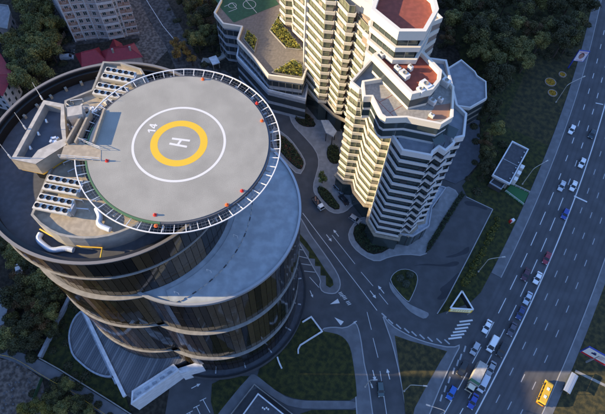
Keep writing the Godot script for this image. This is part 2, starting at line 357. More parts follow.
func lathe(st: SurfaceTool, c: Vector3, prof: Array, n: int) -> void:
	for k in prof.size() - 1:
		var p: Vector2 = prof[k]
		var q: Vector2 = prof[k + 1]
		for i in n:
			var a := TAU * i / n
			var b := TAU * (i + 1) / n
			var A := Vector3(cos(a), 0, sin(a))
			var B := Vector3(cos(b), 0, sin(b))
			quad(st, c + A * p.x + Vector3.UP * p.y, c + A * q.x + Vector3.UP * q.y, c + B * q.x + Vector3.UP * q.y, c + B * p.x + Vector3.UP * p.y)

func close(st: SurfaceTool) -> ArrayMesh:
	st.generate_normals()
	return st.commit()

func numbered(called: String) -> String:
	if not used.has(called):
		used[called] = 0
		return called
	used[called] += 1
	return "%s_%03d" % [called, used[called]]

func thing(called: String, label: String, category: String, at := Vector3.ZERO, group := "", yaw := 0.0) -> Node3D:
	var o := Node3D.new()
	o.name = numbered(called)
	add_child(o)
	o.position = at
	o.rotation.y = yaw
	o.set_meta("label", label)
	o.set_meta("category", category)
	if group:
		o.set_meta("group", group)
	return o

func again(src: Node3D, label: String, at: Vector3, yaw := 0.0, scale3 := Vector3.ONE) -> Node3D:
	var o: Node3D = src.duplicate()
	o.name = numbered(String(src.get_meta("base_name", src.name)))
	add_child(o)
	o.position = at
	o.rotation.y = yaw
	o.scale = scale3
	if label:
		o.set_meta("label", label)
	return o

func shape(parent: Node3D, called: String, mesh: Mesh, m: Material, at := Vector3.ZERO) -> MeshInstance3D:
	var o := MeshInstance3D.new()
	o.name = called
	o.mesh = mesh
	o.material_override = m
	o.position = at
	parent.add_child(o, true)
	return o

func part(parent: Node3D, called: String, st: SurfaceTool, m: Material) -> MeshInstance3D:
	return shape(parent, called, close(st), m)

func wpart(parent: Node3D, called: String, st: SurfaceTool, m: Material) -> MeshInstance3D:
	# built in world coordinates, hung under a thing that stands at its base
	return shape(parent, called, close(st), m, -parent.position)

func struct(called: String, st: SurfaceTool, m: Material) -> MeshInstance3D:
	var o := shape(self, numbered(called), close(st), m)
	o.set_meta("kind", "structure")
	return o

# ------------------------------------------------------------------ materials
func speckle(sd: int, freq: float, low: float, high: float, octaves := 4, warm := 0.0) -> NoiseTexture2D:
	var f := FastNoiseLite.new()
	f.seed = sd
	f.noise_type = FastNoiseLite.TYPE_SIMPLEX_SMOOTH
	f.frequency = freq
	f.fractal_octaves = octaves
	var g := Gradient.new()
	g.set_color(0, Color(low * (1.0 - warm), low, low * (1.0 + warm)))
	g.set_color(1, Color(high, high * (1.0 - warm * 0.5), high * (1.0 - warm)))
	g.set_offset(0, 0.25)
	g.set_offset(1, 0.75)
	var t := NoiseTexture2D.new()
	t.width = 512
	t.height = 512
	t.seamless = true
	t.noise = f
	t.color_ramp = g
	return t

func mat(called: String, c: Color, rough := 0.85, metal := 0.0, tex: Texture2D = null, scale := 0.1, detail: Texture2D = null, dscale := 1.0) -> StandardMaterial3D:
	var m := StandardMaterial3D.new()
	m.resource_name = called
	m.albedo_color = c
	m.roughness = rough
	m.metallic = metal
	if tex:
		m.albedo_texture = tex
		m.uv1_triplanar = true
		m.uv1_world_triplanar = true
		m.uv1_scale = Vector3.ONE * scale
	if detail:
		m.detail_enabled = true
		m.detail_blend_mode = BaseMaterial3D.BLEND_MODE_MUL
		m.detail_albedo = detail
		m.detail_uv_layer = BaseMaterial3D.DETAIL_UV_2
		m.uv2_triplanar = true
		m.uv2_world_triplanar = true
		m.uv2_scale = Vector3.ONE * dscale
	M[called] = m
	return m

func make_materials() -> void:
	var soft := speckle(1, 0.008, 0.9, 1.0)
	var fine := speckle(2, 0.06, 0.88, 1.0, 5)
	var blotch := speckle(3, 0.02, 0.62, 1.0, 5)
	var warmy := speckle(4, 0.02, 0.62, 1.0, 5, 0.10)
	var grit := speckle(5, 0.12, 0.86, 1.0, 3)
	mat("coping", lin(0.2, 0.19, 0.185), 0.5, 0.3)
	mat("wet_asphalt", lin(0.03, 0.033, 0.042), 0.8, 0.0, soft, 0.05)
	mat("slate", lin(0.1, 0.11, 0.135), 0.85, 0.0, soft, 0.1, grit, 0.3)
	mat("wire", lin(0.3, 0.31, 0.33), 0.5, 0.5)
	mat("asphalt", lin(0.088, 0.09, 0.098), 0.92, 0.0, soft, 0.05, fine, 0.6)
	mat("highway_asphalt", lin(0.096, 0.098, 0.108), 0.9, 0.0, soft, 0.03, fine, 0.4)
	mat("track_asphalt", lin(0.084, 0.086, 0.095), 0.9, 0.0, soft, 0.03, fine, 0.4)
	mat("drive_asphalt", lin(0.105, 0.1, 0.1), 0.92, 0.0, soft, 0.06, fine, 0.7)
	mat("lane_asphalt", lin(0.1, 0.092, 0.09), 0.92, 0.0, blotch, 0.05, fine, 0.5)
	mat("pavement", lin(0.26, 0.265, 0.28), 0.9, 0.0, soft, 0.08, fine, 0.8)
	mat("footway", lin(0.17, 0.175, 0.19), 0.9, 0.0, soft, 0.07, fine, 0.8)
	mat("plaza", lin(0.3, 0.305, 0.32), 0.88, 0.0, soft, 0.1, fine, 0.8)
	mat("kerb", lin(0.36, 0.36, 0.37), 0.85, 0.0, fine, 0.5)
	mat("paint", lin(0.72, 0.72, 0.72), 0.7, 0.0, grit, 0.5)
	mat("paint_worn", lin(0.42, 0.43, 0.45), 0.75, 0.0, grit, 0.5)
	mat("paint_yellow", lin(0.78, 0.5, 0.03), 0.7, 0.0, grit, 0.3)
	mat("grass", lin(0.07, 0.082, 0.018), 1.0, 0.0, warmy, 0.05, blotch, 0.5)
	mat("grass_dull", lin(0.088, 0.082, 0.032), 1.0, 0.0, warmy, 0.04, blotch, 0.4)
	mat("grass_dry", lin(0.11, 0.1, 0.04), 1.0, 0.0, warmy, 0.05, blotch, 0.6)
	mat("soil", lin(0.05, 0.042, 0.03), 1.0, 0.0, blotch, 0.06, fine, 0.7)
	mat("bark_soil", lin(0.03, 0.026, 0.02), 1.0, 0.0, blotch, 0.2)
	mat("dirt", lin(0.21, 0.17, 0.145), 1.0, 0.0, blotch, 0.06, fine, 0.8)
	mat("concrete", lin(0.34, 0.33, 0.31), 0.85, 0.0, soft, 0.15, fine, 1.0)
	mat("concrete_pale", lin(0.48, 0.46, 0.43), 0.85, 0.0, soft, 0.15, fine, 1.0)
	mat("concrete_tan", lin(0.42, 0.36, 0.28), 0.85, 0.0, soft, 0.2, fine, 1.0)
	mat("concrete_blue", lin(0.38, 0.42, 0.48), 0.8, 0.0, soft, 0.15)
	mat("white_wall", lin(0.7, 0.72, 0.75), 0.7, 0.0, soft, 0.12)
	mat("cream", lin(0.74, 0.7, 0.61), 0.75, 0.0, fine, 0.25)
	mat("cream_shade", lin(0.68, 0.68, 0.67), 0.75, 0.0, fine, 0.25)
	mat("render_brown", lin(0.3, 0.24, 0.2), 0.85, 0.0, soft, 0.3)
	mat("terrace_tile", lin(0.36, 0.345, 0.32), 0.85, 0.0, soft, 0.25, grit, 0.6)
	mat("terrace_brown", lin(0.2, 0.178, 0.158), 0.88, 0.0, soft, 0.2, fine, 0.8)
	mat("roof_gray", lin(0.3, 0.31, 0.33), 0.9, 0.0, soft, 0.1, grit, 0.25)
	mat("roof_blue", lin(0.27, 0.3, 0.345), 0.85, 0.0, soft, 0.08, grit, 0.3)
	mat("roof_light", lin(0.43, 0.48, 0.52), 0.88, 0.0, soft, 0.08, grit, 0.3)
	mat("roof_dark", lin(0.085, 0.09, 0.105), 0.9, 0.0, soft, 0.15, grit, 0.3)
	mat("helipad", lin(0.35, 0.345, 0.312), 0.85, 0.0, speckle(6, 0.006, 0.93, 1.0, 5), 0.05, fine, 0.25)
	mat("red_roof", lin(0.3, 0.075, 0.05), 0.9, 0.0, soft, 0.15, grit, 0.4)
	mat("red_metal", lin(0.26, 0.018, 0.03), 0.5, 0.1, soft, 0.2)
	mat("black_metal", lin(0.012, 0.012, 0.014), 0.4, 0.3)
	mat("bronze", lin(0.05, 0.042, 0.034), 0.45, 0.5)
	mat("glass_core", lin(0.01, 0.009, 0.008), 0.4, 0.0)
	var tones := [[0.04, 0.029, 0.016], [0.055, 0.04, 0.022], [0.024, 0.018, 0.012], [0.08, 0.058, 0.032], [0.012, 0.011, 0.01]]
	for i in 5:
		mat("pane_%d" % i, lin(tones[i][0], tones[i][1], tones[i][2]), 0.04 + 0.015 * i, 0.0)
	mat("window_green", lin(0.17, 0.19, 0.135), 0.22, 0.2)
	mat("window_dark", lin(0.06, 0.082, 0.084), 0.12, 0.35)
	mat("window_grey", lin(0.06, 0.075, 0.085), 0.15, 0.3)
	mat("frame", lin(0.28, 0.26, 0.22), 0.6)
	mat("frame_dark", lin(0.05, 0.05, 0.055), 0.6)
	mat("steel", lin(0.55, 0.56, 0.58), 0.4, 0.6)
	mat("steel_white", lin(0.68, 0.68, 0.67), 0.5, 0.1)
	mat("galvanised", lin(0.4, 0.42, 0.45), 0.5, 0.5)
	mat("duct", lin(0.55, 0.6, 0.68), 0.4, 0.3)
	mat("casing", lin(0.64, 0.62, 0.57), 0.6, 0.1, fine, 0.6)
	mat("fan_black", lin(0.015, 0.015, 0.018), 0.6)
	mat("yellow", lin(0.7, 0.42, 0.03), 0.6)
	mat("orange", lin(0.75, 0.12, 0.02), 0.6)
	mat("red_plastic", lin(0.55, 0.03, 0.02), 0.5)
	mat("green_paint", lin(0.06, 0.16, 0.08), 0.8, 0.0, fine, 0.5)
	mat("turf", lin(0.028, 0.105, 0.06), 0.95, 0.0, soft, 0.15, fine, 0.8)
	mat("carpet", lin(0.03, 0.13, 0.045), 0.95, 0.0, fine, 0.5)
	mat("plank_0", lin(0.19, 0.2, 0.22), 0.8, 0.0, fine, 0.5)
	mat("plank_1", lin(0.14, 0.15, 0.17), 0.8, 0.0, fine, 0.5)
	mat("plank_2", lin(0.23, 0.24, 0.26), 0.8, 0.0, fine, 0.5)
	mat("brick", lin(0.3, 0.17, 0.12), 0.9, 0.0, fine, 0.8)
	mat("stucco", lin(0.46, 0.38, 0.35), 0.9, 0.0, soft, 0.2)
	mat("stucco_white", lin(0.6, 0.6, 0.62), 0.9, 0.0, soft, 0.2)
	mat("blue_paint", lin(0.03, 0.05, 0.3), 0.5)
	mat("tyre", lin(0.015, 0.015, 0.016), 0.9)
	mat("rim", lin(0.4, 0.4, 0.42), 0.4, 0.7)
	mat("car_glass", lin(0.012, 0.016, 0.022), 0.08, 0.0)
	mat("lamp_clear", lin(0.6, 0.6, 0.58), 0.15)
	mat("lamp_red", lin(0.35, 0.02, 0.02), 0.2)
	mat("bark", lin(0.06, 0.047, 0.036), 0.95, 0.0, fine, 1.5)
	mat("lamp_metal", lin(0.5, 0.48, 0.44), 0.5, 0.3)
	# foliage: the tints live in the vertex colours
	var leaf := StandardMaterial3D.new()
	leaf.vertex_color_use_as_albedo = true
	leaf.roughness = 0.8
	leaf.backlight_enabled = true
	leaf.backlight = Color(0.12, 0.14, 0.06)
	M.leaf = leaf

# ------------------------------------------------------------------ foliage
func leafy(st: SurfaceTool, at: Vector3, out: Vector3, s: float, c: Color) -> void:
	var n := (out * 1.1 + Vector3(rng.randfn(), rng.randfn() + 0.5, rng.randfn()) * 0.75).normalized()
	var x := n.cross(Vector3(rng.randfn(), rng.randfn(), rng.randfn())).normalized()
	var y := n.cross(x)
	st.set_color(c)
	st.set_normal(n)
	var a := at - x * s * 0.5 
	var b := at + y * s * 0.34
	var d := at + x * s * 0.5
	var e := at - y * s * 0.34
	for v in [a, b, d, a, d, e]:
		st.add_vertex(v)

func tint(base: Color, spread: float) -> Color:
	var k := 1.0 + rng.randf_range(-spread, spread)
	var w := rng.randf_range(-0.12, 0.12)
	return Color(base.r * k * (1.12 + w), base.g * k * 1.05, base.b * k * (0.95 - w))

func crown(sd: int, r: float, h: float, base: Color, leaves: int, size: float, lobes := 14, second := Color(0, 0, 0), share := 0.0) -> ArrayMesh:
	rng.seed = sd
	var st := SurfaceTool.new()
	st.begin(Mesh.PRIMITIVE_TRIANGLES)
	var c := []
	for i in lobes:
		var a := rng.randf() * TAU
		var q := sqrt(rng.randf()) * 0.72
		var y := rng.randf_range(-0.35, 0.42) * (1.0 - q * 0.5)
		c.append([Vector3(cos(a) * q * r, y * h, sin(a) * q * r), r * rng.randf_range(0.28, 0.46), tint(base, 0.22) if rng.randf() >= share else tint(second, 0.2)])
	for i in leaves:
		var l: Array = c[rng.randi() % lobes]
		var d := Vector3(rng.randfn(), rng.randfn() * 0.9 + 0.35, rng.randfn()).normalized()
		var k := pow(rng.randf(), 0.35) * rng.randf_range(0.85, 1.12)
		var p: Vector3 = l[0] + Vector3(d.x * l[1], d.y * l[1] * h / r * 0.62, d.z * l[1]) * k
		leafy(st, p, d, size * rng.randf_range(0.6, 1.4), tint(l[2], 0.2))
	return st.commit()

func trunk(sd: int, h: float, r: float, spread: float) -> ArrayMesh:
	rng.seed = sd
	var st := mb()
	tube(st, PackedVector3Array([Vector3(0, -0.3, 0), Vector3(0.1, h * 0.35, 0), Vector3(-0.05, h * 0.62, 0.1), Vector3(0, h * 0.86, 0)]), r, 8, r * 0.35)
	for i in 6:
		var a := TAU * i / 6.0 + rng.randf()
		var y := h * rng.randf_range(0.38, 0.62)
		var d := Vector3(cos(a), 0, sin(a)) * spread
		tube(st, PackedVector3Array([Vector3(0, y, 0), d * 0.35 + Vector3.UP * (y + h * 0.1), d * 0.75 + Vector3.UP * (y + h * 0.2)]), r * 0.45, 5, r * 0.12)
	return close(st)

var trees := {}
func tree_kind(key: String, sd: int, h: float, r: float, ch: float, base: Color, leaves: int, size: float, second := Color(0, 0, 0), share := 0.0) -> void:
	trees[key] = [crown(sd, r, ch, base, leaves, size, 16, second, share), trunk(sd + 7, h, 0.1 + h * 0.02, r), h, ch]

func tree(key: String, called: String, label: String, group: String, at: Vector2, k := 1.0, ground := 0.0) -> void:
	var t: Array = trees[key]
	var o := thing(called, label, "tree", Vector3(at.x, ground, at.y), group, rng.randf() * TAU)
	shape(o, "trunk", t[1], M.bark)
	var c := shape(o, "crown", t[0], M.leaf, Vector3(0, t[2] - t[3] * 0.42, 0))
	c.rotation = Vector3(rng.randf_range(-0.1, 0.1), 0, rng.randf_range(-0.1, 0.1))
	o.scale = Vector3(k * rng.randf_range(0.9, 1.1), k * rng.randf_range(0.9, 1.12), k)

func bush_mesh(sd: int, r: float, h: float, base: Color, leaves: int, size: float, second := Color(0, 0, 0), share := 0.0) -> ArrayMesh:
	rng.seed = sd
	var st := SurfaceTool.new()
	st.begin(Mesh.PRIMITIVE_TRIANGLES)
	for i in leaves:
		var d := Vector3(rng.randfn(), absf(rng.randfn()), rng.randfn()).normalized()
		var k := pow(rng.randf(), 0.4) * rng.randf_range(0.85, 1.1)
		var b := base if rng.randf() >= share else second
		leafy(st, Vector3(d.x * r, d.y * h, d.z * r) * k, d, size * rng.randf_range(0.6, 1.4), tint(b, 0.3))
	return st.commit()

func bed_mesh(p: PackedVector2Array, sd: int, y: float, h: float, base: Color, per_m2: float, size: float, second := Color(0, 0, 0), share := 0.0) -> ArrayMesh:
	rng.seed = sd
	var f := FastNoiseLite.new()
	f.seed = sd
	f.frequency = 0.35
	var st := SurfaceTool.new()
	st.begin(Mesh.PRIMITIVE_TRIANGLES)
	var lo := p[0]
	var hi := p[0]
	for q in p:
		lo = lo.min(q)
		hi = hi.max(q)
	for i in int((hi.x - lo.x) * (hi.y - lo.y) * per_m2):
		var q := Vector2(rng.randf_range(lo.x, hi.x), rng.randf_range(lo.y, hi.y))
		if not Geometry2D.is_point_in_polygon(q, p):
			continue
		var lump := clampf(0.55 + f.get_noise_2d(q.x * 2.0, q.y * 2.0) * 1.1, 0.08, 1.2)
		var b := base if f.get_noise_2d(q.x + 90.0, q.y * 1.7) > share * 2.0 - 1.0 or share == 0.0 else second
		if share > 0.0 and rng.randf() < share * 0.4:
			b = second
		leafy(st, v3(q, y + h * lump * pow(rng.randf(), 0.3)), Vector3.UP, size * rng.randf_range(0.6, 1.4), tint(b, 0.35))
	return st.commit()

# ------------------------------------------------------------------ the setting
func sheet(called: String, key: String, y: float, m: Material, rounds := 1) -> MeshInstance3D:
	var p := wound(smooth(pts(key), true, rounds))
	var st := mb()
	prism(st, p, -0.05, y)
	return struct(called, st, m)

func kerbed(called: String, key: String, y: float, m: Material, rounds := 1, w := 0.3) -> void:
	var p := wound(smooth(pts(key), true, rounds))
	var st := mb()
	prism(st, inset(p, w), -0.05, y)
	var o := struct(called, st, m)
	var k := mb()
	ribbon(k, p, true, w, -0.04, y + 0.02)
	part(o, "kerb", k, M.kerb)

func side(s: float, d: float) -> Vector2:
	# a point of the highway: s metres along, d metres to the right of the solid line
	var a := Vector2(PLAN.road_axis[0], PLAN.road_axis[1])
	var u := (Vector2(PLAN.road_axis[2], PLAN.road_axis[3]) - a).normalized()
	var n := Vector2(-u.y, u.x)
	if n.x < 0.0:
		n = -n
	var c := clampf(s, -40.0, 165.0)
	var bow := -0.00064696 * c * c + 0.08858 * c - 0.22
	bow += (s - c) * (-0.00129392 * c + 0.08858)
	return a + u * s + n * (bow + d)

func strip(st: SurfaceTool, s0: float, s1: float, d0: float, d1: float, y: float, step := 6.0) -> void:
	var n := maxi(1, int((s1 - s0) / step))
	for i in n:
		var a := lerpf(s0, s1, float(i) / n)
		var b := lerpf(s0, s1, float(i + 1) / n)
		quad(st, v3(side(a, d0), y), v3(side(a, d1), y), v3(side(b, d1), y), v3(side(b, d0), y))

func strip_solid(st: SurfaceTool, s0: float, s1: float, d0: float, d1: float, y0: float, y1: float) -> void:
	var p := PackedVector2Array()
	var n := int((s1 - s0) / 6.0)
	for i in n + 1:
		p.append(side(lerpf(s0, s1, float(i) / n), d0))
	for i in n + 1:
		p.append(side(lerpf(s1, s0, float(i) / n), d1))
	prism(st, p, y0, y1)

func build_ground() -> void:
	var st := mb()
	quad(st, Vector3(-900, -0.06, -1100), Vector3(900, -0.06, -1100), Vector3(900, -0.06, 500), Vector3(-900, -0.06, 500))
	struct("ground", st, M.soil)
	# the asphalt round the towers
	st = mb()
	cap(st, PackedVector2Array([Vector2(-34, -134), Vector2(20, -134), Vector2(62, -96), side(58, -10.3), side(110, -10.3), side(165, -10.3), Vector2(-34, -8)]), 0.0)
	struct("street", st, M.asphalt)
	st = mb()
	strip(st, -260, 260, -10.8, 14.7, 0.006)
	var hw := struct("highway", st, M.highway_asphalt)
	st = mb()
	strip(st, -260, 260, -0.17, 0.17, 0.012)
	part(hw, "solid_line", st, M.paint)
	for row in [[-7.0, 57.3, 5.8, 0], [-3.5, 57.7, 5.8, 0], [3.2, 48.9, 2.6, 1], [6.6, 48.9, 2.6, 1], [10.0, 49.2, 2.6, 1]]:
		for k in range(-11, 9):
			var s: float = row[1] + k * 9.05
			var l: float = row[2] if s > 45.0 or row[3] == 1 else 3.0
			st = mb()
			strip(st, s, s + l, row[0] - 0.11, row[0] + 0.11, 0.012)
			part(hw, "lane_dash", st, M.paint if row[3] == 0 else M.paint_worn)
	for d0 in [-8.9, -5.25, -1.8, 1.6, 4.9, 8.3, 12.2]:
		for e in [-0.85, 0.85]:
			st = mb()
			strip(st, -260, 260, d0 + e - 0.3, d0 + e + 0.3, 0.009)
			part(hw, "tyre_track", st, M.track_asphalt)
	var sm := pts("stop_marks")
	for i in [0, 2]:
		st = mb()
		slab(st, PackedVector2Array([sm[i], sm[i + 1]]), 0.018, 0.55 if i == 0 else 0.4)
		part(hw, "cross_bar", st, M.paint)
	# footways along the highway
	st = mb()
	strip_solid(st, -260, 88, -14.1, -11.05, -0.05, 0.11)
	var fw := struct("pavement", st, M.footway)
	st = mb()
	strip_solid(st, -260, 88, -11.05, -10.8, -0.04, 0.14)
	part(fw, "kerb", st, M.kerb)
	st = mb()
	strip_solid(st, -260, 260, 14.95, 17.2, -0.05, 0.11)
	fw = struct("pavement", st, M.footway)
	st = mb()
	strip_solid(st, -260, 260, 14.7, 14.95, -0.04, 0.14)
	part(fw, "kerb", st, M.kerb)
	# lawns and pavements
	var east := wound(pts("lawn_east"))
	var lawn := PackedVector2Array()
	for q in pts("lawn_east"):
		lawn.append(q)
	for i in 28:
		lawn.append(side(-66.0 + i * 6.0, -14.2))
	lawn.append(side(101.0, -15.5))
	st = mb()
	prism(st, lawn, -0.05, 0.09)
	struct("lawn", st, M.grass)
	st = mb()
	strip_solid(st, -30, 30, -32, -14.3, -0.05, 0.094)
	struct("lawn", st, M.grass_dull)
	var se := PackedVector2Array()
	for i in 12:
		se.append(side(84.0 + i * 6.0, 17.25))
	se.append_array(PackedVector2Array([side(150, 60), side(60, 60), side(60, 17.25)]))
	st = mb()
	prism(st, se, -0.05, 0.09)
	struct("lawn", st, M.grass_dry)
	st = mb()
	slab(st, pts("path_se"), 0.1, 0.8)
	struct("path", st, M.concrete)
	kerbed("pavement", "pave_street_west", 0.12, M.footway)
	kerbed("pavement", "pave_street_south", 0.12, M.footway)
	kerbed("plaza", "plaza", 0.12, M.plaza)
	kerbed("pavement", "pave_corner", 0.12, M.plaza)
	kerbed("pavement", "pave_drive_island", 0.12, M.pavement)
	kerbed("pavement", "pave_triangle", 0.12, M.footway)
	sheet("pavement", "pave_island", 0.12, M.pavement)
	sheet("path", "path_south", 0.13, M.footway)
	sheet("lawn", "lawn_bay", 0.17, M.grass, 0)
	sheet("lawn", "lawn_round", 0.15, M.grass)
	sheet("lawn", "lawn_south_right", 0.1, M.grass, 0)
	sheet("lawn", "lawn_south_left", 0.1, M.grass, 0)
	sheet("dirt", "dirt_triangle", 0.15, M.grass_dry, 0)
	kerbed("lawn", "island_bush", 0.13, M.grass, 1, 0.2)
	sheet("patio", "patio", 0.2, M.slate, 0)
	sheet("lawn", "lawn_garden", 0.1, M.grass, 0)
	sheet("path", "walk_south", 0.05, M.footway, 1)
	sheet("dirt", "dirt_lot", 0.02, M.dirt, 1)
	sheet("road", "lane_nw", 0.01, M.lane_asphalt, 1)
	sheet("yard", "wedge_lot", 0.03, M.lane_asphalt, 0)
	sheet("dirt", "dirt_nw", 0.04, M.dirt, 0)
	sheet("yard", "yard_nw", 0.05, M.lane_asphalt, 0)
	# painted marks on the streets
	st = mb()
	slab(st, pts("centre_line"), 0.006, 0.16)
	var street: Node3D = get_node("street")
	part(street, "centre_line", st, M.paint)
	var d := pts("street_dash")
	for i in range(0, d.size(), 2):
		st = mb()
		slab(st, PackedVector2Array([d[i], d[i + 1]]), 0.006, 0.14)
		part(street, "lane_dash", st, M.paint)
	st = mb()
	slab(st, pts("street_line_south"), 0.006, 0.14)
	part(street, "lane_line", st, M.paint)
	st = mb()
	slab(st, pts("lot_line"), 0.15, 0.28)
	part(street, "lot_kerb", st, M.kerb)
	for key in ["wet_a", "wet_b", "wet_c", "wet_d"]:
		st = mb()
		cap(st, smooth(pts(key), true, 2), 0.005)
		part(street, "wet_patch", st, M.wet_asphalt)
	d = pts("ticks")
	for i in d.size():
		st = mb()
		slab(st, PackedVector2Array([d[i] + Vector2(-0.7, -0.65), d[i] + Vector2(0.7, 0.65)]), 0.006, 0.4)
		part(street, "hatch_mark", st, M.paint_worn)
	d = pts("ticks2")
	for i in d.size():
		st = mb()
		slab(st, PackedVector2Array([d[i] + Vector2(-0.35, 0.9), d[i] + Vector2(0.35, -0.9)]), 0.13, 0.45)
		part(street, "hatch_mark", st, M.paint_worn)
	d = pts("zebra")
	for q in d:
		st = mb()
		slab(st, PackedVector2Array([q + Vector2(-2.0, 0.35), q + Vector2(2.0, -0.35)]), 0.008, 0.5)
		part(street, "zebra_stripe", st, M.paint)
	d = pts("bay_lines")
	for i in range(0, d.size(), 2):
		st = mb()
		slab(st, PackedVector2Array([d[i], d[i + 1]]), 0.006, 0.15)
		part(street, "bay_line", st, M.paint)
	d = pts("bays_south")
	for i in range(0, d.size(), 2):
		st = mb()
		slab(st, PackedVector2Array([d[i], d[i + 1]]), 0.006, 0.17)
		slab(st, PackedVector2Array([d[i] + Vector2(-0.8, 0.45), d[i] + Vector2(0.8, -0.45)]), 0.01, 0.17)
		part(street, "bay_line", st, M.paint)
	var dir := pts("arrow_dir")
	var u1 := (dir[1] - dir[0]).normalized()
	var u2 := (dir[3] - dir[2]).normalized()
	d = pts("arrows")
	for i in d.size():
		arrow(street, d[i], (u2 if i > 3 else u1) * (1.0 if i % 2 == 0 else -1.0))
	d = pts("gate_arrows")
	arrow(street, d[0], Vector2(0.4, 0.9), 0.8)
	arrow(street, d[1], Vector2(0.85, -0.5), 0.9)
	for i in [2, 3]:
		st = mb()
		var a := Vector2(1.0, -0.45) if i == 2 else Vector2(1.0, 0.75)
		a = a.normalized()
		var b := Vector2(-a.y, a.x)
		tri(st, v3(d[i] + a * 1.4 + b * 0.75, 0.007), v3(d[i] - a * 1.5, 0.007), v3(d[i] + a * 1.4 - b * 0.75, 0.007))
		part(street, "gate_triangle", st, M.paint)
	d = pts("rungs")
	for i in d.size():
		for k in 3:
			st = mb()
			var q := d[i] + Vector2(0.28, 0.42) * (k - 1) * 1.0 if i < 3 else d[i] + Vector2(-0.35, 0.4) * (k - 1)
			slab(st, PackedVector2Array([q - Vector2(0.5, -0.2), q + Vector2(0.5, -0.2)]), 0.007 if i > 2 else 0.007, 0.22)
			part(street, "rung_mark", st, M.paint)
	st = mb()
	slab(st, pts("lane_nw_line"), 0.02, 0.2)
	part(get_node("road"), "lane_line", st, M.paint)

func arrow(parent: Node3D, at: Vector2, u: Vector2, k := 1.0) -> void:
	u = u.normalized()
	var n := Vector2(-u.y, u.x)
	var st := mb()
	slab(st, PackedVector2Array([at - u * 1.5 * k, at + u * 0.4 * k]), 0.007, 0.22)
	tri(st, v3(at + u * 0.4 * k - n * 0.5 * k, 0.0072), v3(at + u * 1.5 * k, 0.0072), v3(at + u * 0.4 * k + n * 0.5 * k, 0.0072))
	part(parent, "lane_arrow", st, M.paint)

# ------------------------------------------------------------------ the round tower
const CA := Vector2(-37.1, -55.9)
const CB := Vector2(-22.3, -55.0)
const PAD := Vector2(-22.5, -55.0)

func curtain(o: Node3D, c: Vector2, r: float, y0: float, y1: float, a0: float, a1: float, core_a0 := 0.0, core_a1 := TAU) -> void:
	# one storey-high ring group: dark core, storey rails and single panes
	var st := mb()
	annulus(st, c, r - 1.2, r - 0.12, y0, y1 - 0.3, 96, core_a0, core_a1)
	wpart(o, "wall", st, M.glass_core)
	var floors := maxi(1, int(round((y1 - y0) / 4.4)))
	for k in floors + 1:
		st = mb()
		var y := lerpf(y0 + 0.25, y1 - 0.65, float(k) / floors)
		annulus(st, c, r - 0.2, r + 0.065, y - 0.06, y + 0.06, int(absf(a1 - a0) / TAU * 96.0), a0, a1)
		wpart(o, "rail", st, M.bronze)
	var seg := TAU / 96.0
	var w := TAU * r / 96.0
	var m := BoxMesh.new()
	m.size = Vector3(w * 0.93, y1 - y0 - 0.55, 0.1)
	var tone := 0
	for i in range(int(ceil(a0 / seg)), int(floor(a1 / seg))):
		var a := (i + 0.5) * seg
		if rng.randf() < 0.55:
			tone = rng.randi() % 5
		var p := c + Vector2(cos(a), sin(a)) * r
		var g := shape(o, "pane", m, M["pane_%d" % tone], Vector3(p.x, (y0 + y1) * 0.5 - 0.05, p.y) - o.position)
		g.rotation = Vector3(rng.randf_range(-0.006, 0.006), PI * 0.5 - a + rng.randf_range(-0.02, 0.02), 0)

func ledge(o: Node3D, c: Vector2, r: float, y: float, a0 := 0.0, a1 := TAU, m: Material = null) -> void:
	var st := mb()
	annulus(st, c, r - 4.0, r + 0.12, y - 0.24, y, 120, a0, a1)
	wpart(o, "ledge", st, m if m else M.concrete)

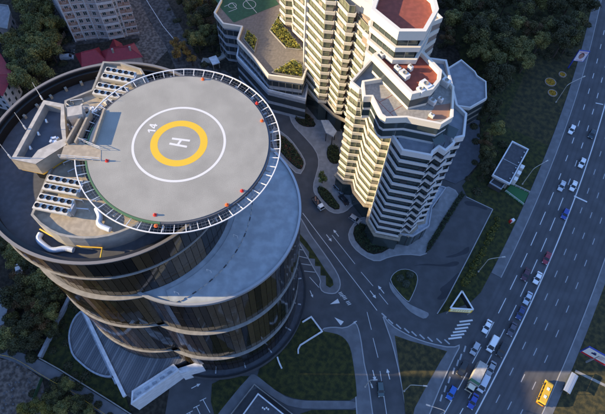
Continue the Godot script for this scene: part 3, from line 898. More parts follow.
func build_tower() -> void:
	rng.seed = 11
	var o := thing("round_tower", "tall round dark glass tower with a helipad on its roof", "building", Vector3(-28, 0, -55))
	var st := mb()
	# base ring
	annulus(st, Vector2(-23.1, -54.8), 15.0, 25.4, 0.0, 3.0, 120)
	wpart(o, "base_ring", st, M.roof_dark)
	st = mb()
	annulus(st, Vector2(-23.1, -54.8), 25.0, 25.5, 3.0, 3.35, 120)
	wpart(o, "base_coping", st, M.black_metal)
	for k in 7:
		var a := -0.2 + k * 0.34
		st = mb()
		var q := Vector2(-23.1, -54.8) + Vector2(cos(a), sin(a)) * 23.9
		box(st, v3(q, 3.2), Vector3(0.9, 0.4, 0.35), -a)
		box(st, v3(q, 3.5), Vector3(0.3, 0.3, 0.2), -a)
		wpart(o, "roof_vent", st, M.galvanised)
	# lower drum, to the right
	var deg := PI / 180.0
	curtain(o, CB + Vector2(0.1, 1.5), 22.0, 2.0, 14.5, -28 * deg, 113 * deg)
	ledge(o, CB + Vector2(0.1, 1.5), 22.0, 14.5)
	curtain(o, CB + Vector2(0.05, 0.75), 22.0, 14.5, 34.5, -28 * deg, 111 * deg)
	ledge(o, CB + Vector2(0.05, 0.75), 22.0, 34.5)
	curtain(o, CB, 22.0, 34.5, 51.6, -32 * deg, 109 * deg)
	st = mb()
	prism(st, ringp(CB, 21.6, 120), 51.0, 51.6)
	wpart(o, "lower_roof", st, M.roof_light)
	st = mb()
	annulus(st, CB, 21.6, 22.1, 51.2, 52.1, 120)
	wpart(o, "lower_coping", st, M.galvanised)
	# the raised strip beside the upper drum
	st = mb()
	annulus(st, CA + Vector2(0.4, 0.2), 22.4, 25.6, 51.6, 51.75, 60, -45 * deg, 62 * deg)
	wpart(o, "gutter_walk", st, M.roof_light)
	for k in 34:
		st = mb()
		var a := (-40 + k * 3.0) * deg
		annulus(st, CA + Vector2(0.4, 0.2), 25.6, 25.8, 51.6, 51.8, 3, a, a + 1.9 * deg)
		wpart(o, "channel_kerb", st, M.concrete_pale if k % 3 else M.frame_dark)
	for k in [18, 40, 58]:
		st = mb()
		var a: float = k * deg
		var q := CA + Vector2(cos(a), sin(a)) * 24.2
		beam(st, v3(q, 51.9), v3(q, 53.0), 0.07, 0.07)
		beam(st, v3(q, 53.0), v3(q + Vector2(0.9, 0.3), 53.0), 0.07, 0.07)
		beam(st, v3(q + Vector2(0.9, 0.3), 51.9), v3(q + Vector2(0.9, 0.3), 53.0), 0.07, 0.07)
		wpart(o, "ladder_rail", st, M.steel_white)
	# upper drum, to the left
	var cuts := [[0.0, 14.5, 1.1], [14.5, 34.5, 0.7], [34.5, 51.6, 0.3]]
	for s in cuts:
		var c: Vector2 = CA + Vector2(-0.1, s[2])
		curtain(o, c, 22.1, s[0], s[1], 70 * deg, 176 * deg)
		ledge(o, c, 22.1, s[1] - (0.12 if s[1] > 50.0 else 0.0), 0.0, TAU, M.concrete)
	curtain(o, CA, 21.6, 51.6, 63.6, -52 * deg, 172 * deg)
	ledge(o, CA + Vector2(0, 0.25), 22.7, 63.6)
	curtain(o, CA, 22.75, 63.6, 69.6, -58 * deg, 172 * deg)
	st = mb()
	prism(st, ringp(CA, 22.3, 120), 64.8, 67.4)
	wpart(o, "roof_deck", st, M.roof_dark)
	st = mb()
	annulus(st, CA, 22.2, 22.5, 64.9, 69.75, 120)
	wpart(o, "parapet", st, M.black_metal)
	st = mb()
	annulus(st, CA, 22.45, 23.0, 69.75, 70.0, 120)
	wpart(o, "coping", st, M.coping)
	st = mb()
	annulus(st, CA, 22.0, 22.2, 67.6, 67.75, 120)
	wpart(o, "parapet_rail", st, M.galvanised)
	# raised tier with the plant
	var tier := wound(pts("tier"))
	st = mb()
	prism(st, inset(tier, 0.4), 66.1, 71.0)
	wpart(o, "tier_deck", st, M.concrete_tan)
	st = mb()
	ribbon(st, tier, true, 0.4, 66.1, 71.75)
	wpart(o, "tier_curb", st, M.concrete)
	# the drum that carries the helipad
	st = mb()
	annulus(st, PAD + Vector2(-5.5, -0.4), 10.5, 12.4, 66.5, 74.3, 72)
	wpart(o, "helipad_drum", st, M.glass_core)
	for k in 24:
		var a := TAU * k / 24.0
		var d := Vector2(cos(a), sin(a))
		st = mb()
		beam(st, v3(PAD + d * (8.0 + 4.0 * maxf(0.0, -d.x)), 72.4), v3(PAD + d * 17.2, 74.1), 0.22, 0.3)
		wpart(o, "bracket", st, M.galvanised)
	build_pad(o)
	# penthouse block with a sunken roof, on a dark undercroft
	var pent := wound(pts("pent"))
	var pfl := wound(pts("pent_floor"))
	st = mb()
	prism(st, inset(pent, 1.4), 66.1, 71.6, false)
	wpart(o, "penthouse_undercroft", st, M.black_metal)
	st = mb()
	prism(st, pent, 71.9, 74.9, false, true)
	wpart(o, "penthouse_wall", st, M.concrete_tan)
	st = mb()
	ribbon(st, inset(pent, 0.25), true, 0.35, 71.3, 71.9)
	wpart(o, "penthouse_beam", st, M.yellow)
	for hole in [pfl]:
		st = mb()
		for pc in Geometry2D.triangulate_polygon(pent).size() / 3:
			var ix := Geometry2D.triangulate_polygon(pent)
			var tr := PackedVector2Array([pent[ix[pc * 3]], pent[ix[pc * 3 + 1]], pent[ix[pc * 3 + 2]]])
			for left in Geometry2D.clip_polygons(wound(tr), hole):
				if area(left) != 0.0 and not Geometry2D.is_polygon_clockwise(left):
					cap(st, left, 75.0)
		wpart(o, "penthouse_coping", st, M.concrete_pale)
	st = mb()
	for e in pfl.size():
		var qa := pfl[e]
		var qb := pfl[(e + 1) % pfl.size()]
		quad(st, v3(qa, 73.2), v3(qa, 75.0), v3(qb, 75.0), v3(qb, 73.2))
	wpart(o, "roof_well", st, M.concrete)
	st = mb()
	cap(st, pfl, 73.2)
	wpart(o, "penthouse_roof", st, M.slate)
	var qa := pfl[0]
	for k in 3:
		st = mb()
		var q := mid(pfl).lerp([Vector2(-48.3, -60.5), Vector2(-49.0, -56.8), Vector2(-49.6, -52.8)][k], 0.8)
		tube(st, PackedVector3Array([v3(q, 73.2), v3(q, 74.0)]), 0.13, 10)
		beam(st, v3(q, 74.05), v3(q + Vector2(0.35, 0.7), 74.05), 0.24, 0.22)
		wpart(o, "vent_pipe", st, M.steel_white)
	for k in 6:
		st = mb()
		var q := mid(pfl) + Vector2(0.6 + 0.45 * (k % 3), -0.3 + 0.8 * (k / 3))
		box(st, v3(q, 73.55 + 0.12 * (k % 2)), Vector3(0.55, 0.7, 0.4), k * 0.5)
		wpart(o, "fan_unit", st, M.duct)
	# plant enclosure between the penthouse and the pad
	var slabp := wound(pts("plant_slab"))
	st = mb()
	prism(st, slabp, 70.5, 72.6)
	wpart(o, "plant_floor", st, M.roof_gray)
	var w := pts("plant_walls")
	for k in 3:
		st = mb()
		beam(st, v3(w[k * 2], 74.2), v3(w[k * 2 + 1], 74.2), 0.35, 3.3)
		wpart(o, "plant_wall", st, M.concrete_tan)
	st = mb()
	box(st, v3((w[6] + w[7]) * 0.5 + Vector2(0.2, 0.6), 74.6), Vector3(2.6, 3.6, 2.2), 0.3)
	wpart(o, "stair_head", st, M.concrete_pale)
	for k in 9:
		st = mb()
		var t := 0.1 + 0.1 * k
		var q := w[0].lerp(w[1], t).lerp(w[2].lerp(w[3], t), 0.45)
		box(st, v3(q, 73.2 + 0.3 * (k % 3)), Vector3(0.7, 1.0 + 0.25 * (k % 2), 0.6), 0.5)
		wpart(o, "pipe_manifold", st, M.yellow if k % 3 == 0 else M.duct)
	for k in 7:
		st = mb()
		var t := 0.08 + 0.13 * k
		var q := w[2].lerp(w[3], t).lerp(w[4].lerp(w[5], t), 0.5)
		box(st, v3(q, 73.3 + 0.2 * (k % 2)), Vector3(0.9, 1.1, 0.85), 0.5 + 0.2 * k)
		wpart(o, "cable_box", st, M.galvanised if k % 2 else M.duct)
	var floor_p := inset(slabp, 0.3)
	for k in 150:
		var q := Vector2(rng.randf_range(-47.0, -36.0), rng.randf_range(-64.0, -47.0))
		if not Geometry2D.is_point_in_polygon(q, floor_p):
			continue
		st = mb()
		var s := Vector3(rng.randf_range(0.2, 0.9), rng.randf_range(0.25, 1.5), rng.randf_range(0.2, 0.8))
		if k % 4 == 0:
			tube(st, PackedVector3Array([v3(q, 72.6), v3(q, 73.6), v3(q + Vector2(rng.randf_range(-1.2, 1.2), rng.randf_range(-1.5, 1.5)), 73.6)]), 0.09, 6)
		else:
			box(st, v3(q, 72.6 + s.y * 0.5), s, rng.randf() * 3.0)
		wpart(o, "plant_box", st, [M.duct, M.casing, M.frame_dark, M.galvanised, M.concrete_pale, M.steel_white, M.casing, M.yellow][rng.randi() % 8])
	for k in 46:
		st = mb()
		var q := CA + Vector2(rng.randf_range(-12.0, 4.0), rng.randf_range(-13.0, 9.0))
		if not Geometry2D.is_point_in_polygon(q, inset(tier, 0.9)) or q.distance_to(PAD) < 16.4:
			continue
		var s := Vector3(rng.randf_range(0.3, 1.1), rng.randf_range(0.3, 1.0), rng.randf_range(0.3, 0.9))
		box(st, v3(q, 71.0 + s.y * 0.5), s, rng.randf() * 3.0)
		wpart(o, "plant_box", st, [M.duct, M.casing, M.frame_dark, M.galvanised, M.concrete_pale][rng.randi() % 5])
	for k in 14:
		st = mb()
		var t := k / 13.0
		var q := Vector2(-46.5, -66.0).lerp(Vector2(-40.5, -42.5), t) + Vector2(rng.randf_range(-0.8, 0.8), 0)
		var e := q + Vector2(rng.randf_range(1.0, 3.5), rng.randf_range(-1.0, 1.0))
		tube(st, PackedVector3Array([v3(q, 71.3), v3(q, 71.9), v3(e, 71.9), v3(e, 71.2)]), 0.09, 6)
		wpart(o, "pipe", st, M.duct if k % 2 else M.steel_white)
	st = mb()
	prism(st, wound(pts("bridge")), 74.75, 75.04, true, true)
	wpart(o, "bridge", st, M.concrete_tan)
	var bp := wound(pts("bridge"))
	for k in 2:
		st = mb()
		var q0: Vector2 = bp[1] if k == 0 else bp[4]
		var q1: Vector2 = bp[3] if k == 0 else bp[6]
		for j in 6:
			var q := q0.lerp(q1, j / 5.0)
			beam(st, v3(q, 75.0), v3(q, 76.0), 0.06, 0.06)
		beam(st, v3(q0, 76.0), v3(q1, 76.0), 0.06, 0.06)
		beam(st, v3(q0, 75.5), v3(q1, 75.5), 0.05, 0.05)
		wpart(o, "bridge_rail", st, M.steel_white)
	for q in pts("masts"):
		st = mb()
		tube(st, PackedVector3Array([v3(q, 75.0), v3(q, 79.5)]), 0.07, 6, 0.03)
		tube(st, PackedVector3Array([v3(q, 75.0), v3(q, 76.0)]), 0.14, 6)
		wpart(o, "mast", st, M.steel_white)
	st = mb()
	var path := PackedVector3Array()
	for q in smooth(pts("duct_a"), false, 2):
		path.append(v3(q, 68.1))
	tube(st, path, 0.5, 12)
	wpart(o, "air_duct", st, M.duct)
	st = mb()
	path = PackedVector3Array()
	for q in smooth(pts("duct_b"), false, 2):
		path.append(v3(q, 71.7))
	tube(st, path, 0.5, 12)
	wpart(o, "air_duct", st, M.duct)
	st = mb()
	path = PackedVector3Array()
	for q in pts("yellow_pipe"):
		path.append(v3(q, 68.6))
	tube(st, path, 0.14, 8)
	wpart(o, "gas_pipe", st, M.yellow)
	for k in 9:
		st = mb()
		var a := (205 + k * 9.0) * deg
		var q := CA + Vector2(cos(a), sin(a)) * 21.0
		box(st, v3(q, 67.8), Vector3(0.6, 0.8, 0.5), -a)
		wpart(o, "floodlight", st, M.frame)
	build_chillers()

func build_pad(o: Node3D) -> void:
	var pad := thing_part(o, "helipad")
	var st := mb()
	prism(st, ringp(PAD, 15.9, 120), 74.3, 75.0)
	wsub(o, pad, "deck", st, M.helipad)
	st = mb()
	annulus(st, PAD, 15.9, 16.25, 74.2, 74.9, 120)
	wsub(o, pad, "gutter", st, M.slate)
	st = mb()
	annulus(st, PAD, 16.0, 16.3, 74.5, 74.94, 60, 1.6, 3.3)
	wsub(o, pad, "green_edge", st, M.green_paint)
	st = mb()
	annulus(st, PAD, 7.87, 8.3, 75.006, 75.006, 120)
	wsub(o, pad, "white_circle", st, M.paint)
	st = mb()
	annulus(st, PAD, 3.75, 5.05, 75.006, 75.006, 96)
	wsub(o, pad, "yellow_circle", st, M.paint_yellow)
	var h := pts("h_bars")
	st = mb()
	for k in 3:
		slab(st, PackedVector2Array([h[k * 2], h[k * 2 + 1]]), 75.006 + (0.002 if k == 2 else 0.0), 0.42)
	wsub(o, pad, "letter", st, M.paint)
	var t := TextMesh.new()
	t.text = "14"
	t.font_size = 96
	t.pixel_size = 0.021
	t.depth = 0.01
	var f := SystemFont.new()
	f.font_names = PackedStringArray(["Droid Sans"])
	f.font_weight = 600
	t.font = f
	var n := pts("n14")
	var d := (n[1] - n[0]).normalized()
	var num := shape(pad, "number", t, M.paint)
	num.transform = Transform3D(Basis(Vector3(d.x, 0, d.y), Vector3(d.y, 0, -d.x), Vector3.UP), v3((n[0] + n[1]) * 0.5, 75.01) - o.position)
	var cq := pts("cones")
	for i in cq.size():
		st = mb()
		lathe(st, v3(cq[i], 75.0), [Vector2(0.34, 0.0), Vector2(0.34, 0.08), Vector2(0.2, 0.1), Vector2(0.16, 0.42), Vector2(0.0, 0.5)], 10)
		wsub(o, pad, "edge_light", st, M.orange if i % 2 == 0 else M.red_plastic)
	var net := thing_part(o, "safety_net")
	st = mb()
	annulus(st, PAD, 17.88, 18.06, 74.75, 74.93, 144)
	wsub(o, net, "rim", st, M.steel_white)
	st = mb()
	for r in [16.75, 17.3]:
		annulus(st, PAD, r - 0.015, r + 0.015, 74.62, 74.65, 144)
	for k in 168:
		var a := TAU * k / 168.0
		var q := Vector2(cos(a), sin(a))
		beam(st, v3(PAD + q * 16.2, 74.64), v3(PAD + q * 17.9, 74.7), 0.018, 0.018)
	var wire := wsub(o, net, "wire", st, M.wire)
	wire.set_meta("kind", "stuff")
	for k in 56:
		var a := TAU * k / 56.0
		var q := Vector2(cos(a), sin(a))
		st = mb()
		beam(st, v3(PAD + q * 16.2, 74.5), v3(PAD + q * 18.0, 74.84), 0.11, 0.14)
		wsub(o, net, "bar", st, M.steel_white)

func thing_part(o: Node3D, called: String) -> Node3D:
	var n := Node3D.new()
	n.name = called
	o.add_child(n, true)
	return n

func wsub(o: Node3D, parent: Node3D, called: String, st: SurfaceTool, m: Material) -> MeshInstance3D:
	return shape(parent, called, close(st), m, -o.position)

func build_chillers() -> void:
	var src: Node3D = null
	var names := ["rooftop chiller nearest the penthouse, in the front pair of units", "rooftop chiller at the outer curb, in the front pair of units", "rooftop chiller at the tower's rear rim, in the back pair", "rooftop chiller beside the helipad edge, in the back pair"]
	var i := 0
	for key in ["chiller_a", "chiller_b"]:
		var p := pts(key)
		for u in 2:
			var a := (p[u * 4] + p[u * 4 + 2]) * 0.5
			var b := (p[u * 4 + 1] + p[u * 4 + 3]) * 0.5
			var yaw := -(b - a).angle()
			var at := v3((a + b) * 0.5, 71.0)
			if src == null:
				src = thing("rooftop_chiller", names[i], "chiller", at, "chillers on the round tower's roof", yaw)
				var st := mb()
				for x in [-2.6, -0.9, 0.9, 2.6]:
					for z in [-0.85, 0.85]:
						box(st, Vector3(x, 0.25, z), Vector3(0.2, 0.5, 0.2))
				box(st, Vector3(0, 0.5, -0.85), Vector3(6.2, 0.16, 0.2))
				box(st, Vector3(0, 0.5, 0.85), Vector3(6.2, 0.16, 0.2))
				part(src, "base_frame", st, M.galvanised)
				for z in [-0.86, 0.86]:
					st = mb()
					var q := PackedVector2Array([Vector2(-0.3, 0.6), Vector2(0.3, 0.6), Vector2(0.66, 1.7), Vector2(0.66, 2.0), Vector2(-0.66, 2.0), Vector2(-0.66, 1.7)])
					for k in 6:
						var s := q[k]
						var e := q[(k + 1) % 6]
						quad(st, Vector3(-3.1, s.y, z + s.x), Vector3(3.1, s.y, z + s.x), Vector3(3.1, e.y, z + e.x), Vector3(-3.1, e.y, z + e.x))
					for x in [-3.1, 3.1]:
						for k in 4:
							tri(st, Vector3(x, q[0].y, z + q[0].x), Vector3(x, q[k + 1].y, z + q[k + 1].x), Vector3(x, q[k + 2].y, z + q[k + 2].x))
					var casing := part(src, "casing", st, M.casing)
					for k in 5:
						st = mb()
						var c := Vector3(-2.48 + k * 1.24, 2.0, z)
						lathe(st, c, [Vector2(0.42, 0.0), Vector2(0.4, 0.2), Vector2(0.35, 0.2), Vector2(0.35, 0.06), Vector2(0.0, 0.08)], 14)
						part(casing, "fan", st, M.fan_black)
				var st2 := mb()
				box(st2, Vector3(3.3, 1.2, 0), Vector3(0.35, 1.5, 1.6))
				part(src, "control_box", st2, M.galvanised)
			else:
				again(src, names[i], at, yaw)
			i += 1

# ------------------------------------------------------------------ the white apartment tower
func storey(o: Node3D, walk: PackedVector2Array, y: float, h: float, glass: Material, band: Material, frame: Material, inner := 0.55) -> void:
	# one storey of one bay: a parapet along the open walk (outside to the right), recessed glazing with mullions
	var st := mb()
	ribbon(st, walk, false, 0.28, y - 0.35, y + 0.72)
	var q := inset(walk, 0.28, false)
	var q2 := inset(walk, 1.6, false)
	for i in walk.size() - 1:
		quad(st, v3(q[i], y), v3(q[i + 1], y), v3(q2[i + 1], y), v3(q2[i], y))
		quad(st, v3(q[i], y - 0.35), v3(q2[i], y - 0.35), v3(q2[i + 1], y - 0.35), v3(q[i + 1], y - 0.35))
	wpart(o, "parapet", st, band)
	var g := inset(walk, inner, false)
	st = mb()
	for i in g.size() - 1:
		quad(st, v3(g[i], y + 0.0), v3(g[i + 1], y + 0.0), v3(g[i + 1], y + h - 0.35), v3(g[i], y + h - 0.35))
	var win := wpart(o, "window", st, glass)
	st = mb()
	var any := false
	for i in g.size() - 1:
		var l := g[i].distance_to(g[i + 1])
		var u := (g[i + 1] - g[i]).normalized()
		var out := Vector2(u.y, -u.x)
		var n := int(l / 1.5)
		beam(st, v3(g[i] + out * 0.04, y + 0.08), v3(g[i + 1] + out * 0.04, y + 0.08), 0.12, 0.16)
		beam(st, v3(g[i] + out * 0.04, y + h - 0.42), v3(g[i + 1] + out * 0.04, y + h - 0.42), 0.12, 0.14)
		for k in n + 1:
			var p := g[i].lerp(g[i + 1], (k + 0.0) / maxi(n, 1)) + out * 0.04
			box(st, v3(p, y + h * 0.5 - 0.2), Vector3(0.1, h - 0.55, 0.1), -u.angle())
			any = true
		if l > 1.5:
			for k in n:
				if rng.randf() < 0.22:
					var p := g[i].lerp(g[i + 1], (k + 0.5) / n) + out * 0.05
					box(st, v3(p, y + h * 0.55), Vector3(l / n, 0.1, 0.1), -u.angle())
				elif rng.randf() < 0.25:
					var p := g[i].lerp(g[i + 1], (k + 0.5) / n) + out * 0.06
					box(st, v3(p, y + h * 0.32), Vector3(l / n * 0.9, h * 0.4, 0.06), -u.angle())
	if any:
		shape(win, "frame", close(st), frame)

func sub_walk(p: PackedVector2Array, ids: Array) -> PackedVector2Array:
	var w := PackedVector2Array()
	for i in ids:
		w.append(p[i])
	return w

func build_residence() -> void:
	rng.seed = 21
	var o := thing("apartment_tower", "tall white apartment tower with zigzag balconies and red penthouse roofs", "building", Vector3(22, 0, -95))
	var fh := 3.6
	# facade walks run so that the outside is on the right hand (inset goes inwards)
	var cd := pts("cd")
	var sh := pts("cd_shade")
	var corner := sh[0]
	# --- projecting wing: sunlit bays and shaded bays
	var left := PackedVector2Array([cd[0], cd[1], cd[2], cd[3], cd[4], cd[5], corner])
	var body := PackedVector2Array()
	for q in left:
		body.append(q)
	for i in range(1, sh.size()):
		body.append(sh[i])
	body.append(Vector2(36, -104))
	body.append(Vector2(18, -106))
	body = wound(body)
	var st := mb()
	prism(st, inset(body, 0.9), 0.0, 49.4, false)
	wpart(o, "core_wall", st, M.render_brown)
	# plinth
	st = mb()
	prism(st, inset(body, -0.15), 0.0, 7.2, true)
	wpart(o, "plinth", st, M.window_dark)
	st = mb()
	ribbon(st, inset(body, -0.7), true, 0.9, 7.2, 7.7)
	wpart(o, "plinth_band", st, M.concrete_tan)
	var flip := area(body) > 0.0
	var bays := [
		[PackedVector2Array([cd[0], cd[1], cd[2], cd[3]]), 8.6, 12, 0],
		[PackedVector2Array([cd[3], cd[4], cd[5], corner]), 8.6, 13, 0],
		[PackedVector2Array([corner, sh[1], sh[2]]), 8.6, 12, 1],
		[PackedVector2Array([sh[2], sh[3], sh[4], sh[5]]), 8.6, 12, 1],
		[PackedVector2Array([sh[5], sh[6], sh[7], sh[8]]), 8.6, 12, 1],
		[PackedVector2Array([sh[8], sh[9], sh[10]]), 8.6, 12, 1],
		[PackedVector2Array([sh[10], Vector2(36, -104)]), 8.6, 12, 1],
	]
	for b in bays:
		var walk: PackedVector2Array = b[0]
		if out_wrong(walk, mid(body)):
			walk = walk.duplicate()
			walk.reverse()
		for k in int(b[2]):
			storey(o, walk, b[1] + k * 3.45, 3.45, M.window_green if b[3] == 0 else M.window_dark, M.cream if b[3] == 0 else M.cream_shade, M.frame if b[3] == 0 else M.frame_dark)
	# lower hall in front of the shaded bays
	var skirt := wound(pts("skirt"))
	st = mb()
	prism(st, inset(skirt, 0.35), 0.0, 7.2, false)
	wpart(o, "entrance_hall", st, M.window_dark)
	st = mb()
	prism(st, skirt, 7.1, 7.6, true, true)
	wpart(o, "entrance_roof", st, M.concrete_blue)
	st = mb()
	ribbon(st, skirt, true, 0.3, 7.6, 8.1)
	wpart(o, "entrance_rim", st, M.concrete_blue)
	for e in skirt.size():
		var qa := inset(skirt, 0.3)[e]
		var qb := inset(skirt, 0.3)[(e + 1) % skirt.size()]
		var cnt := int(qa.distance_to(qb) / 2.2)
		for j in cnt:
			st = mb()
			box(st, v3(qa.lerp(qb, (j + 0.5) / cnt), 3.6), Vector3(0.14, 7.0, 0.14))
			wpart(o, "hall_mullion", st, M.frame_dark)
	# roof of the wing
	st = mb()
	cap(st, inset(body, 0.5), 50.0)
	wpart(o, "wing_roof", st, M.roof_blue)
	st = mb()
	ribbon(st, inset(body, -0.1), true, 0.55, 49.3, 51.2)
	wpart(o, "wing_parapet", st, M.cream_shade)
	# --- main facade wing
	var ab := pts("ab")
	var nb := pts("wn")
	var back := [Vector2(34, -128), Vector2(40, -150), Vector2(20, -175), Vector2(0, -165)]
	var main := PackedVector2Array()
	for q in ab:
		main.append(q)
	for q in back:
		main.append(q)
	main = wound(main)
	st = mb()
	prism(st, inset(main, 0.9), 0.0, 52.0, true)
	wpart(o, "core_wall", st, M.render_brown)
	st = mb()
	var base_walk := inset(ab, -0.1, false)
	for i in ab.size() - 1:
		quad(st, v3(base_walk[i] + Vector2(0.3, 0), 0.0), v3(base_walk[i + 1] + Vector2(0.3, 0), 0.0), v3(base_walk[i + 1] + Vector2(0.3, 0), 8.6), v3(base_walk[i] + Vector2(0.3, 0), 8.6))
	wpart(o, "base_glazing", st, M.window_dark)
	var rows := [[[0, 1, 2, 3], 14], [[3, 4, 5, 6], 13], [[6, 7, 8], 12]]
	for r in rows:
		var walk := sub_walk(ab, r[0])
		if out_wrong(walk, mid(main)):
			walk.reverse()
		for k in int(r[1]):
			storey(o, walk, 10.0 + k * 3.45, 3.45, M.window_green, M.cream, M.frame)
	st = mb()
	prism(st, PackedVector2Array([ab[0] + Vector2(1, -1), ab[8] + Vector2(1, -1), Vector2(34, -128), Vector2(20, -140)]), 51.0, 56.0)
	wpart(o, "upper_wall", st, M.cream)
	st = mb()
	beam(st, v3(ab[0] + Vector2(-0.3, 0.2), 9.0), v3(ab[4] + Vector2(-0.3, 0.3), 9.0), 0.8, 0.9)
	beam(st, v3(ab[4] + Vector2(-0.3, 0.3), 9.0), v3(ab[8] + Vector2(0, 0.6), 9.0), 0.8, 0.9)
	wpart(o, "plinth_band", st, M.concrete_tan)
	# stepped terraces between the main wing and the upper tower
	var t0 := ab[8]
	for k in 4:
		var y := 45.0 + k * 3.45
		st = mb()
		var p := PackedVector2Array([t0 + Vector2(-3.0 + k * 1.2, -1.5), t0 + Vector2(3.0, 6.0), t0 + Vector2(9.0, 13.0 - k * 1.5), t0 + Vector2(16, 4), t0 + Vector2(8, -8)])
		prism(st, p, y, y + 3.2)
		var ter := wpart(o, "stepped_terrace", st, M.render_brown)
		st = mb()
		ribbon(st, wound(inset(wound(p), -0.1)), true, 0.35, y + 2.4, y + 3.9)
		shape(ter, "parapet", close(st), M.cream)
	st = mb()
	prism(st, wound(pts("hall_canopy")), 5.0, 5.5, true, true)
	wpart(o, "porch_roof", st, M.concrete_blue)
	for q in [pts("hall_canopy")[2], pts("hall_canopy")[3], pts("hall_canopy")[4]]:
		st = mb()
		box(st, v3(q.lerp(mid(pts("hall_canopy")), 0.2), 2.5), Vector3(0.3, 5.0, 0.3))
		wpart(o, "porch_post", st, M.frame_dark)
	# --- north wing on the podium
	var nw := PackedVector2Array()
	for q in nb:
		nw.append(q)
	nw.append_array(PackedVector2Array([ab[0] + Vector2(0.4, -2), Vector2(12, -150), Vector2(8, -215), Vector2(-20, -215)]))
	nw = wound(nw)
	st = mb()
	prism(st, inset(nw, 0.9), 0.0, 62.0, true)
	wpart(o, "core_wall", st, M.render_brown)
	for ids in [[0, 1, 2, 3], [3, 4]]:
		var walk := sub_walk(nb, ids)
		if out_wrong(walk, mid(nw)):
			walk.reverse()
		for k in 12:
			storey(o, walk, 19.6 + k * 3.45, 3.45, M.window_green, M.cream, M.frame)
	st = mb()
	beam(st, v3(nb[4] + Vector2(0.2, 0.4), 40), v3(ab[0], 40), 0.9, 60)
	wpart(o, "joint_pier", st, M.cream)
	# --- terrace storey above the wing
	var t3 := wound(pts("t3"))
	st = mb()
	prism(st, inset(t3, 0.5), 49.9, 57.0)
	wpart(o, "terrace_storey", st, M.cream_shade)
	st = mb()
	cap(st, inset(t3, 0.4), 57.05)
	wpart(o, "terrace_floor", st, M.terrace_tile)
	st = mb()
	ribbon(st, t3, true, 0.5, 56.3, 58.2)
	wpart(o, "terrace_parapet", st, M.cream)
	var t3q := pts("t3")
	for k in 2:
		st = mb()
		var ww := inset(t3, 0.35)
		for i in ww.size():
			var a := ww[i]
			var b := ww[(i + 1) % ww.size()]
			quad(st, v3(a, 51.0 + k * 2.9), v3(b, 51.0 + k * 2.9), v3(b, 53.0 + k * 2.9), v3(a, 53.0 + k * 2.9))
		wpart(o, "window_band", st, M.window_dark)
	# red joints between the slabs of the terrace
	var e0 := t3q[1]
	var e1 := t3q[4]
	var u := Vector2(0.62, 0.78)
	var n := Vector2(0.78, -0.62)
	var start := t3q[1] + Vector2(2.2, -1.5)
	for l in [[0.0, 0.0, 8.2, 0.0], [2.6, 0.0, 2.6, 4.0], [6.4, 0.0, 6.4, 4.0]]:
		st = mb()
		slab(st, PackedVector2Array([start + u * l[0] + n * l[1], start + u * l[2] + n * l[3]]), 57.06, 0.14)
		wpart(o, "tile_joint", st, M.red_roof)
	st = mb()
	cap(st, PackedVector2Array([t3q[6] + Vector2(-3.5, -1.2), t3q[7] + Vector2(-0.8, -0.4), t3q[7] + Vector2(0.2, -5.0), t3q[6] + Vector2(-0.5, -6.5)]), 57.07)
	wpart(o, "timber_deck", st, M.brick)
	# --- middle storey with the red roof
	var md := wound(pts("mid"))
	st = mb()
	prism(st, inset(md, 0.5), 57.0, 61.6)
	wpart(o, "middle_storey", st, M.cream)
	st = mb()
	prism(st, inset(md, 0.42), 57.9, 60.2, false)
	wpart(o, "window_band", st, M.window_grey)
	st = mb()
	cap(st, inset(md, 0.5), 61.65)
	wpart(o, "middle_roof", st, M.red_roof)
	st = mb()
	ribbon(st, md, true, 0.75, 60.9, 62.9)
	wpart(o, "middle_parapet", st, M.cream)
	# --- penthouse octagon
	var tp := wound(pts("top"))
	for k in 3:
		var y := 58.6 + k * 3.7
		st = mb()
		prism(st, inset(tp, 0.9), y, y + 3.7, false)
		wpart(o, "penthouse_wall", st, M.window_dark if k < 3 else M.cream)
		st = mb()
		ribbon(st, inset(tp, 0.1), true, 0.7, y - 0.3, y + 1.0)
		wpart(o, "penthouse_band", st, M.cream)
		st = mb()
		for i in tp.size():
			var a := inset(tp, 0.85)[i]
			var b := inset(tp, 0.85)[(i + 1) % tp.size()]
			var cnt := int(a.distance_to(b) / 1.6)
			for j in cnt + 1:
				box(st, v3(a.lerp(b, float(j) / maxi(cnt, 1)), y + 2.2), Vector3(0.14, 2.6, 0.14))
		wpart(o, "mullion", st, M.frame)
	st = mb()
	cap(st, inset(tp, 0.7), 70.2)
	wpart(o, "penthouse_roof", st, M.red_roof)
	st = mb()
	ribbon(st, inset(tp, -0.2), true, 0.9, 69.4, 71.9)
	wpart(o, "penthouse_parapet", st, M.cream)
	var tq := pts("top")
	var side_wall := mb()
	quad(side_wall, v3(tq[0] + Vector2(0.1, 0.9), 58.6), v3(tq[1] + Vector2(-0.6, 0.1), 58.6), v3(tq[1] + Vector2(-0.6, 0.1), 69.4), v3(tq[0] + Vector2(0.1, 0.9), 69.4))
	# right-hand annex
	var ax := wound(pts("annex"))
	st = mb()
	prism(st, inset(ax, 0.3), 0.0, 11.7)
	wpart(o, "annex_wall", st, M.frame)
	st = mb()
	cap(st, inset(ax, 0.35), 11.75)
	wpart(o, "annex_roof", st, M.roof_blue)
	st = mb()
	ribbon(st, ax, true, 0.45, 11.2, 12.4)
	wpart(o, "annex_parapet", st, M.cream_shade)
	for k in 3:
		st = mb()
		ribbon(st, inset(ax, 0.16), true, 0.3, 1.0 + k * 3.6, 3.2 + k * 3.6)
		wpart(o, "window_band", st, M.window_grey)
	# service core behind the penthouse
	st = mb()
	prism(st, PackedVector2Array([Vector2(26, -126), Vector2(29, -108), Vector2(24, -98), Vector2(16, -104), Vector2(16, -120)]), 0.0, 58.0)
	wpart(o, "core_wall", st, M.concrete_blue)
